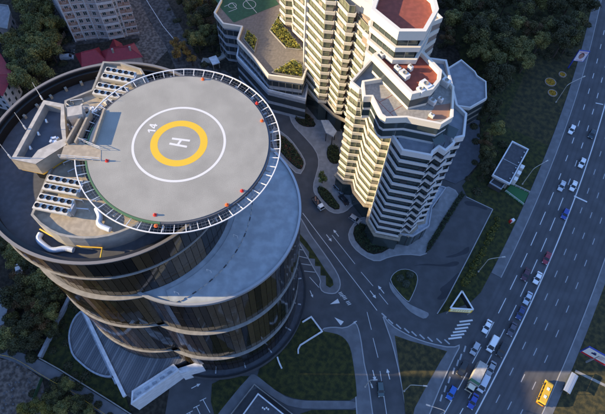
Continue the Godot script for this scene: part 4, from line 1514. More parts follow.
	# roof plant and garden things on the terraces
	var rb := pts("cd_roofs")
	var bm := BoxMesh.new()
	for i in rb.size():
		var c := roof_unit("rooftop_unit", ["white ventilation unit on the red roof, nearest the penthouse windows", "largest white ventilation unit in the middle of the red roof", "small white ventilation unit behind the largest one on the red roof", "white ventilation unit at the right end of the red roof", "low white ventilation unit at the front corner of the red roof", "grey ventilation unit in the left corner of the red roof"][i], v3(rb[i], 61.65), [1.5, 2.4, 1.2, 2.6, 1.8, 1.6][i], 1.3, -0.9)
	rb = pts("t3_boxes")
	for i in rb.size():
		roof_unit("rooftop_unit", ["pale cube ventilation unit on the narrow terrace right of the red roof", "left white unit of two beside the timber terrace", "right white unit of two beside the timber terrace", "round white table on the sunny timber terrace"][i], v3(rb[i], 57.06), [2.0, 1.7, 1.2, 1.2][i], [1.9, 1.3, 1.2, 0.8][i], -0.7)
	var cp := pts("t1_canopies")
	for i in 2:
		var c := thing("roof_canopy", ["dark glass canopy on the lower roof, left of two", "dark glass canopy on the lower roof, right of two"][i], "canopy", v3(cp[i], 50.0), "glass canopies on the lower roof", 0.4 - i * 0.9)
		st = mb()
		boxt(st, Transform3D(Basis(Vector3.RIGHT, 0.35), Vector3(0, 2.2, 0)), Vector3(3.0, 0.1, 2.6))
		part(c, "glass_roof", st, M.window_dark)
		st = mb()
		for x in [-1.4, 1.4]:
			for z in [-1.1, 1.1]:
				beam(st, Vector3(x, 0, z), Vector3(x, 2.2 - z * 0.36, z), 0.1, 0.1)
		part(c, "post", st, M.frame_dark)

func out_wrong(walk: PackedVector2Array, centre: Vector2) -> bool:
	var a := walk[0]
	var b := walk[walk.size() - 1]
	var u := b - a
	return Vector2(-u.y, u.x).dot(centre - (a + b) * 0.5) < 0.0

func roof_unit(called: String, label: String, at: Vector3, w: float, h: float, yaw: float) -> Node3D:
	var o := thing(called, label, "ventilation unit", at, "units on the apartment tower's roofs", yaw)
	var st := mb()
	box(st, Vector3(0, 0.1 + h * 0.5, 0), Vector3(w, h, w * 0.62))
	part(o, "casing", st, M.steel_white)
	st = mb()
	for k in 4:
		box(st, Vector3(0, 0.3 + k * h * 0.2, w * 0.31 + 0.02), Vector3(w * 0.85, h * 0.07, 0.05))
	part(o, "louvre", st, M.galvanised)
	st = mb()
	lathe(st, Vector3(0, 0.1 + h, 0), [Vector2(w * 0.24, 0), Vector2(w * 0.24, 0.14), Vector2(w * 0.18, 0.14), Vector2(w * 0.18, 0.03), Vector2(0, 0.03)], 12)
	part(o, "fan", st, M.frame)
	st = mb()
	box(st, Vector3(-w * 0.4, 0.05, 0), Vector3(0.12, 0.1, w * 0.6))
	box(st, Vector3(w * 0.4, 0.05, 0), Vector3(0.12, 0.1, w * 0.6))
	part(o, "foot", st, M.frame_dark)
	return o

# ------------------------------------------------------------------ the podium with the sports court
func build_podium() -> void:
	rng.seed = 31
	var p := wound(pts("podium"))
	var o := thing("podium", "white rimmed podium building with a green sports court on its roof", "building", Vector3(-12, 0, -140))
	var st := mb()
	prism(st, inset(p, 0.5), 0.0, 17.4, false)
	wpart(o, "wall", st, M.concrete_blue)
	st = mb()
	cap(st, inset(p, 0.5), 17.55)
	wpart(o, "roof_paving", st, M.terrace_brown)
	st = mb()
	ribbon(st, p, true, 0.6, 16.6, 18.6)
	wpart(o, "parapet", st, M.cream)
	for k in 4:
		st = mb()
		ribbon(st, inset(p, 0.3), true, 0.3, 1.4 + k * 4.0, 3.6 + k * 4.0)
		var w := wpart(o, "window_band", st, M.window_grey)
		st = mb()
		var q := inset(p, 0.25)
		for i in q.size():
			var a := q[i]
			var b := q[(i + 1) % q.size()]
			var cnt := int(a.distance_to(b) / 2.0)
			for j in cnt:
				box(st, v3(a.lerp(b, (j + 0.5) / cnt), 2.5 + k * 4.0), Vector3(0.16, 2.2, 0.16), -(b - a).angle())
		shape(w, "mullion", close(st), M.frame)
	var lo := wound(pts("podium_low"))
	st = mb()
	prism(st, lo, 0.0, 10.6)
	wpart(o, "lower_wall", st, M.concrete_blue)
	st = mb()
	ribbon(st, inset(lo, -0.15), true, 0.5, 10.4, 11.5)
	wpart(o, "lower_parapet", st, M.white_wall)
	for k in 2:
		st = mb()
		ribbon(st, inset(lo, -0.12), true, 0.3, 1.6 + k * 4.4, 4.4 + k * 4.4)
		wpart(o, "window_band", st, M.window_grey)
	st = mb()
	cap(st, pts("court"), 17.6)
	var court := wpart(o, "sports_court", st, M.turf)
	var cc := pts("court_c")[0]
	st = mb()
	annulus(st, cc, 2.3, 2.45, 17.615, 17.615, 40)
	var cq := pts("court")
	var mu := (cq[3] - cq[2]).normalized()
	var mv := Vector2(-mu.y, mu.x)
	slab(st, PackedVector2Array([cc - mv * 5.5, cc + mv * 5.5]), 17.62, 0.15)
	slab(st, PackedVector2Array([cq[1] + mu * 1.5, cq[1] + mu * 5.0 - mv * 0.2, cq[1] + mu * 5.0 + mv * 3.4, cq[1] + mu * 1.5 + mv * 3.4]), 17.617, 0.14)
	annulus(st, cq[1] + mu * 4.4 + mv * 1.0, 1.4, 1.52, 17.619, 17.619, 32)
	shape(court, "court_line", close(st), M.paint)
	for key in ["planter_a", "planter_b", "planter_c"]:
		st = mb()
		var q := wound(pts(key))
		ribbon(st, q, true, 0.25, 17.5, 18.1)
		var pl := wpart(o, "planter", st, M.concrete)
		st = mb()
		cap(st, inset(q, 0.2), 17.9)
		shape(pl, "soil", close(st), M.bark_soil)
	# steps before the entrance
	var s := thing("entrance_steps", "curved pale stone steps below the podium's rear entrance", "steps", v3(pts("steps_nw")[2], 0))
	var line := smooth(pts("steps_nw"), false, 2)
	for k in 4:
		st = mb()
		ribbon(st, inset(line, k * 0.75, false), false, 0.74, 0.0, 0.18 + k * 0.17)
		wpart(s, "step", st, M.concrete_pale)
	var c := thing("entrance_canopy", "small white canopy over the podium's rear entrance", "canopy", Vector3(-37, 0, -148))
	st = mb()
	box(st, Vector3(0, 3.0, 0), Vector3(3.0, 0.4, 4.2), 0.5)
	part(c, "roof", st, M.white_wall)
	st = mb()
	for x in [-1.2, 1.2]:
		for z in [-1.7, 1.7]:
			box(st, Vector3(x, 1.5, z).rotated(Vector3.UP, 0.5), Vector3(0.25, 3.0, 0.25), 0.5)
	part(c, "post", st, M.concrete)
	# planting on the roof
	var green := Color(0.05, 0.085, 0.02)
	var gold := Color(0.2, 0.2, 0.03)
	var i := 0
	for key in ["planter_a", "planter_b", "planter_c"]:
		var q := wound(pts(key))
		var b := thing("roof_planting", ["yellow and green shrubs in the diamond planter on the podium roof", "shrubs in the long planter at the foot of the rear wing", "bright green shrubs in the wedge planter above the podium corner"][i], "planting", v3(mid(q), 17.9), "roof planting")
		shape(b, "foliage", bed_mesh(inset(q, 0.3), 41 + i, 17.9, 1.5, green, 26.0, 0.42, gold, 0.55), M.leaf, -b.position)
		i += 1

# ------------------------------------------------------------------ the south-west terrace
func build_terrace() -> void:
	rng.seed = 51
	var o := thing("terrace", "raised plank terrace with a long pale beam beside the round tower", "terrace", Vector3(-50, 0, -38))
	var p := wound(pts("terrace"))
	var st := mb()
	prism(st, p, 0.0, 7.85)
	wpart(o, "base", st, M.plank_1)
	planks(o, p, 7.86, 0.06, Vector2(-0.3, 0.95).normalized(), 0.62)
	var b := pts("beam")
	st = mb()
	beam(st, v3(b[0], 7.9), v3(b[1], 7.9), 0.9, 1.1)
	wpart(o, "edge_beam", st, M.white_wall)
	var s := thing("sunken_deck", "half round plank deck with a raised kerb in the lawn", "deck", Vector3(-58, 0, -40))
	var q := wound(smooth(pts("semi"), true, 1))
	st = mb()
	prism(st, q, 0.0, 0.9)
	wpart(s, "base", st, M.plank_1)
	planks(s, inset(q, 0.5), 0.91, 0.06, Vector2(-0.3, 0.95).normalized(), 0.62)
	st = mb()
	ribbon(st, q, true, 0.45, 0.0, 1.5)
	wpart(s, "kerb_wall", st, M.concrete_blue)
	var w := thing("white_wall", "long white wall block with a channel along its top beside the terrace", "wall", Vector3(-40, 0, -28))
	var wp := pts("white_wall")
	var wq := wound(PackedVector2Array([wp[0], wp[1], wp[2], wp[3]]))
	st = mb()
	prism(st, wq, 0.0, 8.2)
	wpart(w, "wall", st, M.white_wall)
	st = mb()
	ribbon(st, wq, true, 0.45, 8.2, 9.0)
	wpart(w, "rim", st, M.white_wall)
	st = mb()
	prism(st, wound(PackedVector2Array([wp[4], wp[5], wp[6], wp[7]])), 0.0, 8.1)
	wpart(w, "wing_wall", st, M.white_wall)
	for k in 5:
		st = mb()
		box(st, v3((wp[0] + wp[3]) * 0.5, 8.25) + (v3((wp[1] + wp[2]) * 0.5, 8.25) - v3((wp[0] + wp[3]) * 0.5, 8.25)) * (0.15 + 0.17 * k), Vector3(1.1, 0.3, 0.5), 0.6)
		wpart(w, "channel_cover", st, M.concrete_blue)
	var g := thing("garden_wall", "low grey garden wall between the trees and the deck lawn", "wall", v3(pts("wall_west")[0], 0), "garden walls")
	var a := pts("wall_west")
	st = mb()
	beam(st, v3(a[0], 0.8), v3(a[1], 0.8), 0.9, 1.6)
	wpart(g, "wall", st, M.concrete_blue)
	g = thing("garden_wall", "thin low wall along the footpath below the deck lawn", "wall", v3(pts("wall_south")[0], 0), "garden walls")
	st = mb()
	ribbon(st, pts("wall_south"), false, 0.3, 0.0, 0.9)
	wpart(g, "wall", st, M.concrete)
	# railing of the footpath
	var r := smooth(pts("rail_south"), false, 1)
	var f := thing("path_railing", "thin yellow and grey railing along the footpath's outer edge", "railing", v3(r[3], 0))
	st = mb()
	for i in r.size() - 1:
		beam(st, v3(r[i], 1.0), v3(r[i + 1], 1.0), 0.07, 0.07)
		beam(st, v3(r[i], 0.55), v3(r[i + 1], 0.55), 0.05, 0.05)
	wpart(f, "rail", st, M.yellow)
	for i in r.size() - 1:
		var cnt := int(r[i].distance_to(r[i + 1]) / 2.0) + 1
		for k in cnt:
			st = mb()
			var pq := r[i].lerp(r[i + 1], float(k) / cnt)
			beam(st, v3(pq, 0), v3(pq, 1.05), 0.08, 0.08)
			wpart(f, "post", st, M.galvanised)
	var n := pts("green_net")
	f = thing("netted_fence", "dark green netted fence across the rubble lot", "fence", v3(n[0], 0))
	st = mb()
	beam(st, v3(n[0], 0.9), v3(n[1], 0.9), 0.06, 1.7)
	wpart(f, "net", st, M.green_paint)
	for k in 4:
		st = mb()
		beam(st, v3(n[0].lerp(n[1], k / 3.0), 0), v3(n[0].lerp(n[1], k / 3.0), 1.9), 0.1, 0.1)
		wpart(f, "post", st, M.frame_dark)
	# small building at the bottom edge
	var h := thing("flat_roof_hut", "low flat roofed building with a white rimmed roof by the footpath", "building", v3(mid(pts("hut")), 0))
	var hp := wound(pts("hut"))
	st = mb()
	prism(st, inset(hp, 0.25), 0.0, 3.7)
	wpart(h, "wall", st, M.concrete)
	st = mb()
	cap(st, inset(hp, 0.3), 3.72)
	wpart(h, "roof", st, M.roof_dark)
	st = mb()
	ribbon(st, hp, true, 0.32, 3.4, 4.1)
	wpart(h, "roof_rim", st, M.white_wall)
	st = mb()
	for k in 4:
		box(st, v3(mid(hp) + Vector2(-1.6 + k * 0.5, -2.6 + 0.3 * (k % 2)), 3.95), Vector3(0.4, 0.5, 0.4), 0.4 * k)
	wpart(h, "roof_vent", st, M.steel_white)
	st = mb()
	ribbon(st, wound(pts("hut_wall")), true, 0.25, 0.0, 1.1)
	wpart(h, "yard_wall", st, M.concrete)
	# white low walls in the round lawn
	var low := thing("low_wall", "white low wall bending round the lawn corner by the gate", "wall", v3(pts("curl_a")[1], 0.15), "white low walls")
	st = mb()
	ribbon(st, pts("curl_a"), false, 0.4, 0.1, 0.6)
	wpart(low, "wall", st, M.white_wall)
	low = thing("low_wall", "short curved white low wall at the round tower's foot", "wall", v3(pts("curl_b")[1], 0.15), "white low walls")
	st = mb()
	ribbon(st, smooth(pts("curl_b"), false, 1), false, 0.4, 0.1, 0.6)
	wpart(low, "wall", st, M.white_wall)

func planks(o: Node3D, p: PackedVector2Array, y: float, h: float, u: Vector2, w: float) -> void:
	var n := Vector2(-u.y, u.x)
	var lo := INF
	var hi := -INF
	for q in p:
		lo = minf(lo, q.dot(n))
		hi = maxf(hi, q.dot(n))
	var d := lo
	while d < hi:
		var strip_p := PackedVector2Array([n * d - u * 200.0, n * d + u * 200.0, n * (d + w * 0.88) + u * 200.0, n * (d + w * 0.88) - u * 200.0])
		for piece in Geometry2D.intersect_polygons(p, strip_p):
			if absf(area(piece)) > 0.2:
				var st := mb()
				prism(st, piece, y, y + h)
				wpart(o, "plank", st, M["plank_%d" % (rng.randi() % 3)])
		d += w

# ------------------------------------------------------------------ houses beyond
func build_houses() -> void:
	rng.seed = 61
	# apartment block of brick and plaster, seen from its front
	var f := pts("flat_front")
	var o := thing("brick_apartment_block", "pink and brick apartment block with balconies and white bands behind the villa", "building", v3(f[3], 0))
	var body := PackedVector2Array()
	for q in f:
		body.append(q)
	var back := Vector2(-6, -22)
	body.append(f[6] + Vector2(-12, -20))
	body.append(f[0] + Vector2(-14, -20))
	body = wound(body)
	var st := mb()
	prism(st, body, 0.0, 27.0)
	wpart(o, "wall", st, M.stucco)
	var fh := 3.25
	for i in 6:
		var a := f[i]
		var b := f[i + 1]
		var u := (b - a).normalized()
		var out := Vector2(-u.y, u.x)
		if out.y < 0.0:
			out = -out
		var l := a.distance_to(b)
		var yaw := -u.angle()
		for k in 8:
			var y := 1.0 + k * fh
			if i == 0 or i == 5:
				st = mb()
				box(st, v3((a + b) * 0.5 + out * 0.05, y + 1.2), Vector3(l * 0.9, 1.3, 0.14), yaw)
				wpart(o, "brick_panel", st, M.brick)
			if i == 3:
				st = mb()
				box(st, v3((a + b) * 0.5 + out * 0.6, y + 0.1), Vector3(l, 0.22, 1.3), yaw)
				box(st, v3((a + b) * 0.5 + out * 1.2, y + 0.6), Vector3(l, 1.0, 0.12), yaw)
				wpart(o, "balcony", st, M.stucco_white)
			var n := maxi(1, int(l / 2.3))
			for j in n:
				var c := a.lerp(b, (j + 0.5) / n) + out * 0.02
				st = mb()
				box(st, v3(c, y + 1.9), Vector3(1.25, 1.7, 0.12), yaw)
				var w := wpart(o, "window", st, M.window_dark)
				st = mb()
				for s in [[0, 0.88, 1.45, 0.1], [0, -0.9, 1.5, 0.12], [-0.68, 0, 0.1, 1.7], [0.68, 0, 0.1, 1.7], [0, 0, 0.07, 1.7]]:
					box(st, v3(c + u * s[0] + out * 0.06, y + 1.9 + s[1]), Vector3(s[2], s[3], 0.1), yaw)
				shape(w, "frame", close(st), M.stucco_white)
		st = mb()
		box(st, v3(a + out * 0.12, 13.5), Vector3(0.42, 27.0, 0.4), yaw)
		wpart(o, "pilaster", st, M.stucco_white)
	for k in 8:
		st = mb()
		ribbon(st, inset(body, -0.1), true, 0.25, 0.75 + k * fh, 0.95 + k * fh)
		wpart(o, "string_course", st, M.stucco_white)
	# villa with red metal roofs
	o = thing("red_roof_villa", "villa with crimson metal roofs behind the round tower's rim", "house", v3(mid(pts("villa_b")), 0))
	var i := 0
	for key in ["villa_a", "villa_b"]:
		var q := wound(pts(key))
		st = mb()
		prism(st, inset(q, 0.5), 0.0, 6.0, false)
		wpart(o, "wall", st, M.stucco)
		hip_roof(o, q, 5.9, 9.2 if i == 0 else 8.8, M.red_metal)
		i += 1
	var vb := pts("villa_b")
	var dm := vb[0].lerp(vb[1], 0.5)
	st = mb()
	var du := (vb[1] - vb[0]).normalized()
	var dn := Vector2(-du.y, du.x)
	tri(st, v3(dm - du * 2.4 - dn * 1.2, 6.0), v3(dm - dn * 1.0, 9.4), v3(dm + du * 2.4 - dn * 1.2, 6.0))
	quad(st, v3(dm - du * 2.4 - dn * 1.2, 6.0), v3(dm - dn * 1.0, 9.4), v3(dm + dn * 3.2, 9.0), v3(dm - du * 2.4 + dn * 2.0, 7.2))
	quad(st, v3(dm + du * 2.4 - dn * 1.2, 6.0), v3(dm - dn * 1.0, 9.4), v3(dm + dn * 3.2, 9.0), v3(dm + du * 2.4 + dn * 2.0, 7.2))
	wpart(o, "dormer", st, M.red_metal)
	for t in [0.3, 0.75]:
		st = mb()
		box(st, v3(vb[3].lerp(vb[2], t) - dn * 2.6 * signf(dn.y), 8.6), Vector3(0.7, 1.8, 0.7), 0.3)
		wpart(o, "chimney", st, M.concrete)
	# white house at the left edge
	var hw := wound(pts("house_w"))
	o = thing("white_house", "white house with a red roof at the left edge of the picture", "house", v3(mid(hw), 0))
	st = mb()
	prism(st, hw, 0.0, 9.0)
	wpart(o, "wall", st, M.stucco_white)
	hip_roof(o, inset(hw, -0.4), 9.0, 12.5, M.red_metal)
	for e in hw.size():
		var a := hw[e]
		var b := hw[(e + 1) % hw.size()]
		var u := (b - a).normalized()
		var out := Vector2(u.y, -u.x)
		var n := int(a.distance_to(b) / 2.6)
		for j in n:
			for k in 3:
				st = mb()
				box(st, v3(a.lerp(b, (j + 0.5) / n) + out * 0.02, 1.9 + k * 2.9), Vector3(0.95, 1.4, 0.14), -u.angle())
				wpart(o, "window", st, M.window_dark)
	# grey flat-roofed house in the corner
	var hg := wound(pts("house_grey"))
	o = thing("grey_roof_house", "house with a flat grey roof in the top left corner", "house", v3(mid(hg), 0))
	st = mb()
	prism(st, inset(hg, 0.4), 0.0, 8.8)
	wpart(o, "wall", st, M.stucco)
	st = mb()
	prism(st, hg, 8.8, 9.15, true, true)
	wpart(o, "roof", st, M.roof_gray)
	st = mb()
	ribbon(st, hg, true, 0.3, 9.15, 9.5)
	wpart(o, "roof_rim", st, M.concrete)
	for e in hg.size():
		var a := inset(hg, 0.38)[e]
		var b := inset(hg, 0.38)[(e + 1) % hg.size()]
		var u := (b - a).normalized()
		var n := int(a.distance_to(b) / 2.4)
		for j in n:
			for k in 2:
				st = mb()
				box(st, v3(a.lerp(b, (j + 0.5) / n), 2.4 + k * 3.4), Vector3(1.1, 1.7, 0.2), -u.angle())
				wpart(o, "window", st, M.window_dark)
	var rw := wound(pts("roof_west"))
	o = thing("grey_shed", "low shed with a flat grey roof among the trees at left", "shed", v3(mid(rw), 0))
	st = mb()
	prism(st, inset(rw, 0.3), 0.0, 4.7)
	wpart(o, "wall", st, M.stucco)
	st = mb()
	prism(st, rw, 4.7, 5.0, true, true)
	wpart(o, "roof", st, M.roof_gray)
	# fence by the villa
	var fp := pts("fence_nw")
	o = thing("timber_fence", "short fence of tan posts beside the brick apartment block", "fence", v3(fp[0], 0))
	for k in 8:
		var q := fp[0].lerp(fp[3], k / 7.0)
		st = mb()
		box(st, v3(q, 1.2), Vector3(0.35, 2.4, 0.35))
		wpart(o, "post", st, M.concrete_tan)
	st = mb()
	beam(st, v3(fp[0], 1.4), v3(fp[3], 1.4), 0.08, 1.6)
	wpart(o, "panel", st, M.brick)
	# blocks beyond the left edge of the picture, which shade the low ground
	for b in [[Vector3(-176, 0, -71.5), Vector3(34, 46, 100), "long apartment block beyond the left edge, nearest the deck lawn"], [Vector3(-205, 0, -112), Vector3(26, 70.5, 104), "tall apartment block beyond the left edge, behind the long block"], [Vector3(-150, 0, -18.6), Vector3(40, 59, 12.6), "narrow tall apartment tower beyond the lower left corner"], [Vector3(-150, 0, 26), Vector3(40, 56, 78), "tall apartment slab beyond the lower left corner"], [Vector3(-190, 0, -210), Vector3(40, 44, 110), "apartment block beyond the upper left corner"]]:
		var c: Vector3 = b[0]
		var s: Vector3 = b[1]
		o = thing("apartment_block", b[2], "building", c, "apartment blocks outside the picture")
		st = mb()
		box(st, Vector3(0, s.y * 0.5, 0), s)
		part(o, "wall", st, M.stucco)
		st = mb()
		var rp := PackedVector2Array([Vector2(-s.x, -s.z) * 0.5, Vector2(s.x, -s.z) * 0.5, Vector2(s.x, s.z) * 0.5, Vector2(-s.x, s.z) * 0.5])
		ribbon(st, wound(rp), true, 0.4, s.y, s.y + 1.0)
		part(o, "roof_parapet", st, M.concrete)
		for k in int(s.y / 3.2):
			st = mb()
			box(st, Vector3(s.x * 0.5, 2.0 + k * 3.2, 0), Vector3(0.2, 1.5, s.z * 0.94))
			part(o, "window_band", st, M.window_grey)

func hip_roof(o: Node3D, q: PackedVector2Array, y0: float, y1: float, m: Material) -> void:
	# four-cornered (or more) roof with a ridge along the longer axis
	var st := mb()
	var n := q.size()
	var c := mid(q)
	var best := Vector2.ZERO
	for i in n:
		var d := q[(i + 1) % n] - q[i]
		if d.length() > best.length():
			best = d
	var u := best.normalized()
	var l := best.length() * 0.26
	var r0 := v3(c - u * l, y1)
	var r1 := v3(c + u * l, y1)
	for i in n:
		var a := q[i]
		var b := q[(i + 1) % n]
		var ka := (a - c).dot(u)
		var kb := (b - c).dot(u)
		var ra := r1 if ka > 0.0 else r0
		var rb := r1 if kb > 0.0 else r0
		if ra == rb:
			tri(st, v3(a, y0), v3(b, y0), ra)
		else:
			quad(st, v3(a, y0), v3(b, y0), rb, ra)
	cap(st, q, y0, false)
	var roof := wpart(o, "roof", st, m)
	st = mb()
	beam(st, r0, r1, 0.3, 0.16)
	for i in n:
		var a := q[i]
		beam(st, v3(a, y0 + 0.02), r1 if (a - c).dot(u) > 0.0 else r0, 0.2, 0.12)
	shape(roof, "ridge", close(st), m)

# ------------------------------------------------------------------ things on the east side
func build_east() -> void:
	rng.seed = 71
	var p := pts("pavilion")
	var o := thing("pavilion", "small pavilion with a dark flat roof and white rim on the lawn", "building", v3(mid(p), 0))
	var w := wound(p.duplicate())
	var st := mb()
	prism(st, inset(w, 0.5), 0.0, 3.5)
	wpart(o, "wall", st, M.concrete)
	st = mb()
	cap(st, inset(w, 0.3), 3.62)
	wpart(o, "roof", st, M.roof_dark)
	st = mb()
	ribbon(st, w, true, 0.42, 3.3, 4.15)
	wpart(o, "roof_rim", st, M.white_wall)
	st = mb()
	var m0 := (p[0] + p[3]) * 0.5
	var m1 := (p[1] + p[2]) * 0.5
	beam(st, v3(m0, 3.7), v3(m1, 3.7), 0.16, 0.2)
	wpart(o, "roof_seam", st, M.galvanised)
	for k in 6:
		st = mb()
		var q := p[1].lerp(p[2], 0.12 + 0.15 * k).lerp(p[0].lerp(p[3], 0.12 + 0.15 * k), 0.14)
		box(st, v3(q, 3.8), Vector3(0.4, 0.4, 0.4))
		wpart(o, "roof_vent", st, M.galvanised)
	for k in 3:
		st = mb()
		var q := p[1].lerp(p[2], 0.42 + 0.17 * k) + (p[1] - p[0]).normalized() * 0.9
		box(st, v3(q, 1.5), Vector3(1.6, 3.0, 1.3), -(p[2] - p[1]).angle())
		wpart(o, "air_unit", st, M.steel_white)
	var an := wound(pts("pav_annex"))
	st = mb()
	prism(st, an, 0.0, 2.0)
	wpart(o, "lower_annex", st, M.frame_dark)
	st = mb()
	ribbon(st, an, true, 0.25, 2.0, 2.5)
	wpart(o, "annex_rim", st, M.concrete_blue)
	var dk := wound(pts("pav_deck"))
	o = thing("green_deck", "green carpeted deck between white rails beside the pavilion", "deck", v3(mid(dk), 0))
	st = mb()
	prism(st, dk, 0.0, 0.35)
	wpart(o, "carpet", st, M.carpet)
	var dq := pts("pav_deck")
	for pr in [[0, 3], [1, 2]]:
		st = mb()
		for k in 5:
			beam(st, v3(dq[pr[0]].lerp(dq[pr[1]], k / 4.0), 0.2), v3(dq[pr[0]].lerp(dq[pr[1]], k / 4.0), 1.3), 0.08, 0.08)
		beam(st, v3(dq[pr[0]], 1.3), v3(dq[pr[1]], 1.3), 0.1, 0.08)
		beam(st, v3(dq[pr[0]], 0.8), v3(dq[pr[1]], 0.8), 0.06, 0.06)
		wpart(o, "rail", st, M.steel_white)
	# flower beds
	var fl := pts("flowers")
	for i in 3:
		o = thing("flower_bed", ["largest round flower bed of three on the lawn by the billboard", "round flower bed nearest the billboard post", "round flower bed nearest the lamp post foot"][i], "flower bed", v3(fl[i], 0.09), "round flower beds by the highway")
		var r: float = [2.2, 1.5, 1.8][i]
		st = mb()
		annulus(st, Vector2.ZERO, r - 0.35, r, 0.0, 0.35, 32)
		part(o, "kerb_ring", st, M.render_brown)
		shape(o, "flowers", bed_mesh(ringp(Vector2.ZERO, r - 0.35, 20), 80 + i, 0.1, 0.5, Color(0.08, 0.1, 0.02), 60.0, 0.3, Color(0.42, 0.24, 0.02), 0.75), M.leaf)
	# low box with red and white faces
	o = thing("notice_box", "small red and white box standing on the lawn near the footway", "box", v3(pts("small_sign")[0], 0.09))
	st = mb()
	box(st, Vector3(0, 0.7, 0), Vector3(1.5, 1.4, 0.9), 0.5)
	part(o, "body", st, M.steel_white)
	st = mb()
	box(st, Vector3(-0.55, 0.72, 0.25), Vector3(0.5, 1.42, 0.93), 0.5)
	part(o, "red_panel", st, M.red_plastic)
	build_billboards()
	build_lamps()
	var s := pts("shelter")
	o = thing("bus_shelter", "long grey bus shelter on the sunlit footway beside the highway", "bus shelter", v3((s[0] + s[1]) * 0.5, 0.1), "", -(s[1] - s[0]).angle())
	var l := s[0].distance_to(s[1])
	st = mb()
	for k in 5:
		var t := -1.0 + k * 0.5
		boxt(st, Transform3D(Basis(Vector3.RIGHT, t * 0.28), Vector3(0, 2.55 - absf(t) * 0.1, t * 0.78)), Vector3(l, 0.09, 0.42))
	part(o, "roof", st, M.galvanised)
	for x in [-0.46, -0.15, 0.15, 0.46]:
		for z in [-0.75, 0.75]:
			st = mb()
			box(st, Vector3(x * l, 1.2, z), Vector3(0.1, 2.4, 0.1))
			part(o, "post", st, M.frame_dark)
	st = mb()
	box(st, Vector3(0, 1.3, 0.75), Vector3(l * 0.9, 1.8, 0.05))
	part(o, "back_panel", st, M.window_grey)
	st = mb()
	box(st, Vector3(0, 0.45, 0.4), Vector3(l * 0.6, 0.08, 0.4))
	box(st, Vector3(-l * 0.25, 0.22, 0.4), Vector3(0.08, 0.44, 0.35))
	box(st, Vector3(l * 0.25, 0.22, 0.4), Vector3(0.08, 0.44, 0.35))
	part(o, "bench", st, M.render_brown)

func print_image(kind: int) -> ImageTexture:
	var im := Image.create(256, 320, false, Image.FORMAT_RGB8)
	if kind == 0:
		# poster with a plain portrait between lines of red lettering
		im.fill(Color(0.86, 0.84, 0.88))
		for y in 320:
			for x in 256:
				var u := (x - 128) / 128.0
				var v := (y - 165) / 160.0
				if Vector2(u / 0.52, (v + 0.1) / 0.56).length() < 1.0:
					im.set_pixel(x, y, Color(0.22, 0.17, 0.16))
				if Vector2(u / 0.42, (v - 0.02) / 0.5).length() < 1.0:
					im.set_pixel(x, y, Color(0.68, 0.5, 0.46))
				if Vector2((absf(u) - 0.17) / 0.07, (v + 0.08) / 0.035).length() < 1.0 or Vector2(u / 0.14, (v - 0.27) / 0.025).length() < 1.0:
					im.set_pixel(x, y, Color(0.3, 0.18, 0.17))
		for r in [[30, 22, 190], [26, 48, 205], [60, 284, 150]]:
			var x: int = r[0]
			while x < r[0] + r[2]:
				var w := 6 + (x * 7) % 9
				im.fill_rect(Rect2i(x, r[1], w, 15), Color(0.72, 0.06, 0.2))
				x += w + 5
	elif kind == 1:
		im.fill(Color(0.88, 0.88, 0.86))
		im.fill_rect(Rect2i(0, 262, 256, 58), Color(0.75, 0.12, 0.1))
		im.fill_rect(Rect2i(60, 100, 50, 60), Color(0.12, 0.16, 0.35))
		im.fill_rect(Rect2i(72, 60, 26, 40), Color(0.2, 0.3, 0.55))
		for k in 5:
			im.fill_rect(Rect2i(140 + (k * 5) % 9, 70 + k * 30, 70 - (k * 11) % 25, 12), Color(0.65, 0.25, 0.15) if k % 2 else Color(0.5, 0.5, 0.55))
	else:
		im.fill(Color(0.95, 0.78, 0.2))
		im.fill_rect(Rect2i(14, 40, 228, 240), Color(0.97, 0.95, 0.75))
		for k in 3:
			var x := 40
			while x < 210:
				im.fill_rect(Rect2i(x, 90 + k * 60, 12 + (x * 3) % 11, 26), Color(0.55, 0.42, 0.1))
				x += 26
	return ImageTexture.create_from_image(im)

func poster(parent: Node3D, called: String, a: Vector3, b: Vector3, h: float, kind: int) -> void:
	# a printed sheet from a to b at its foot, h high
	var st := mb()
	var up := Vector3.UP * h
	var c := [a + up, b + up, b, a]
	var uv := [Vector2(0, 0), Vector2(1, 0), Vector2(1, 1), Vector2(0, 1)]
	for k in [0, 1, 2, 0, 2, 3]:
		st.set_uv(uv[k])
		st.add_vertex(c[k])
	var m := StandardMaterial3D.new()
	m.resource_name = "poster_%d" % kind
	m.albedo_texture = print_image(kind)
	m.roughness = 0.6
	part(parent, called, st, m)

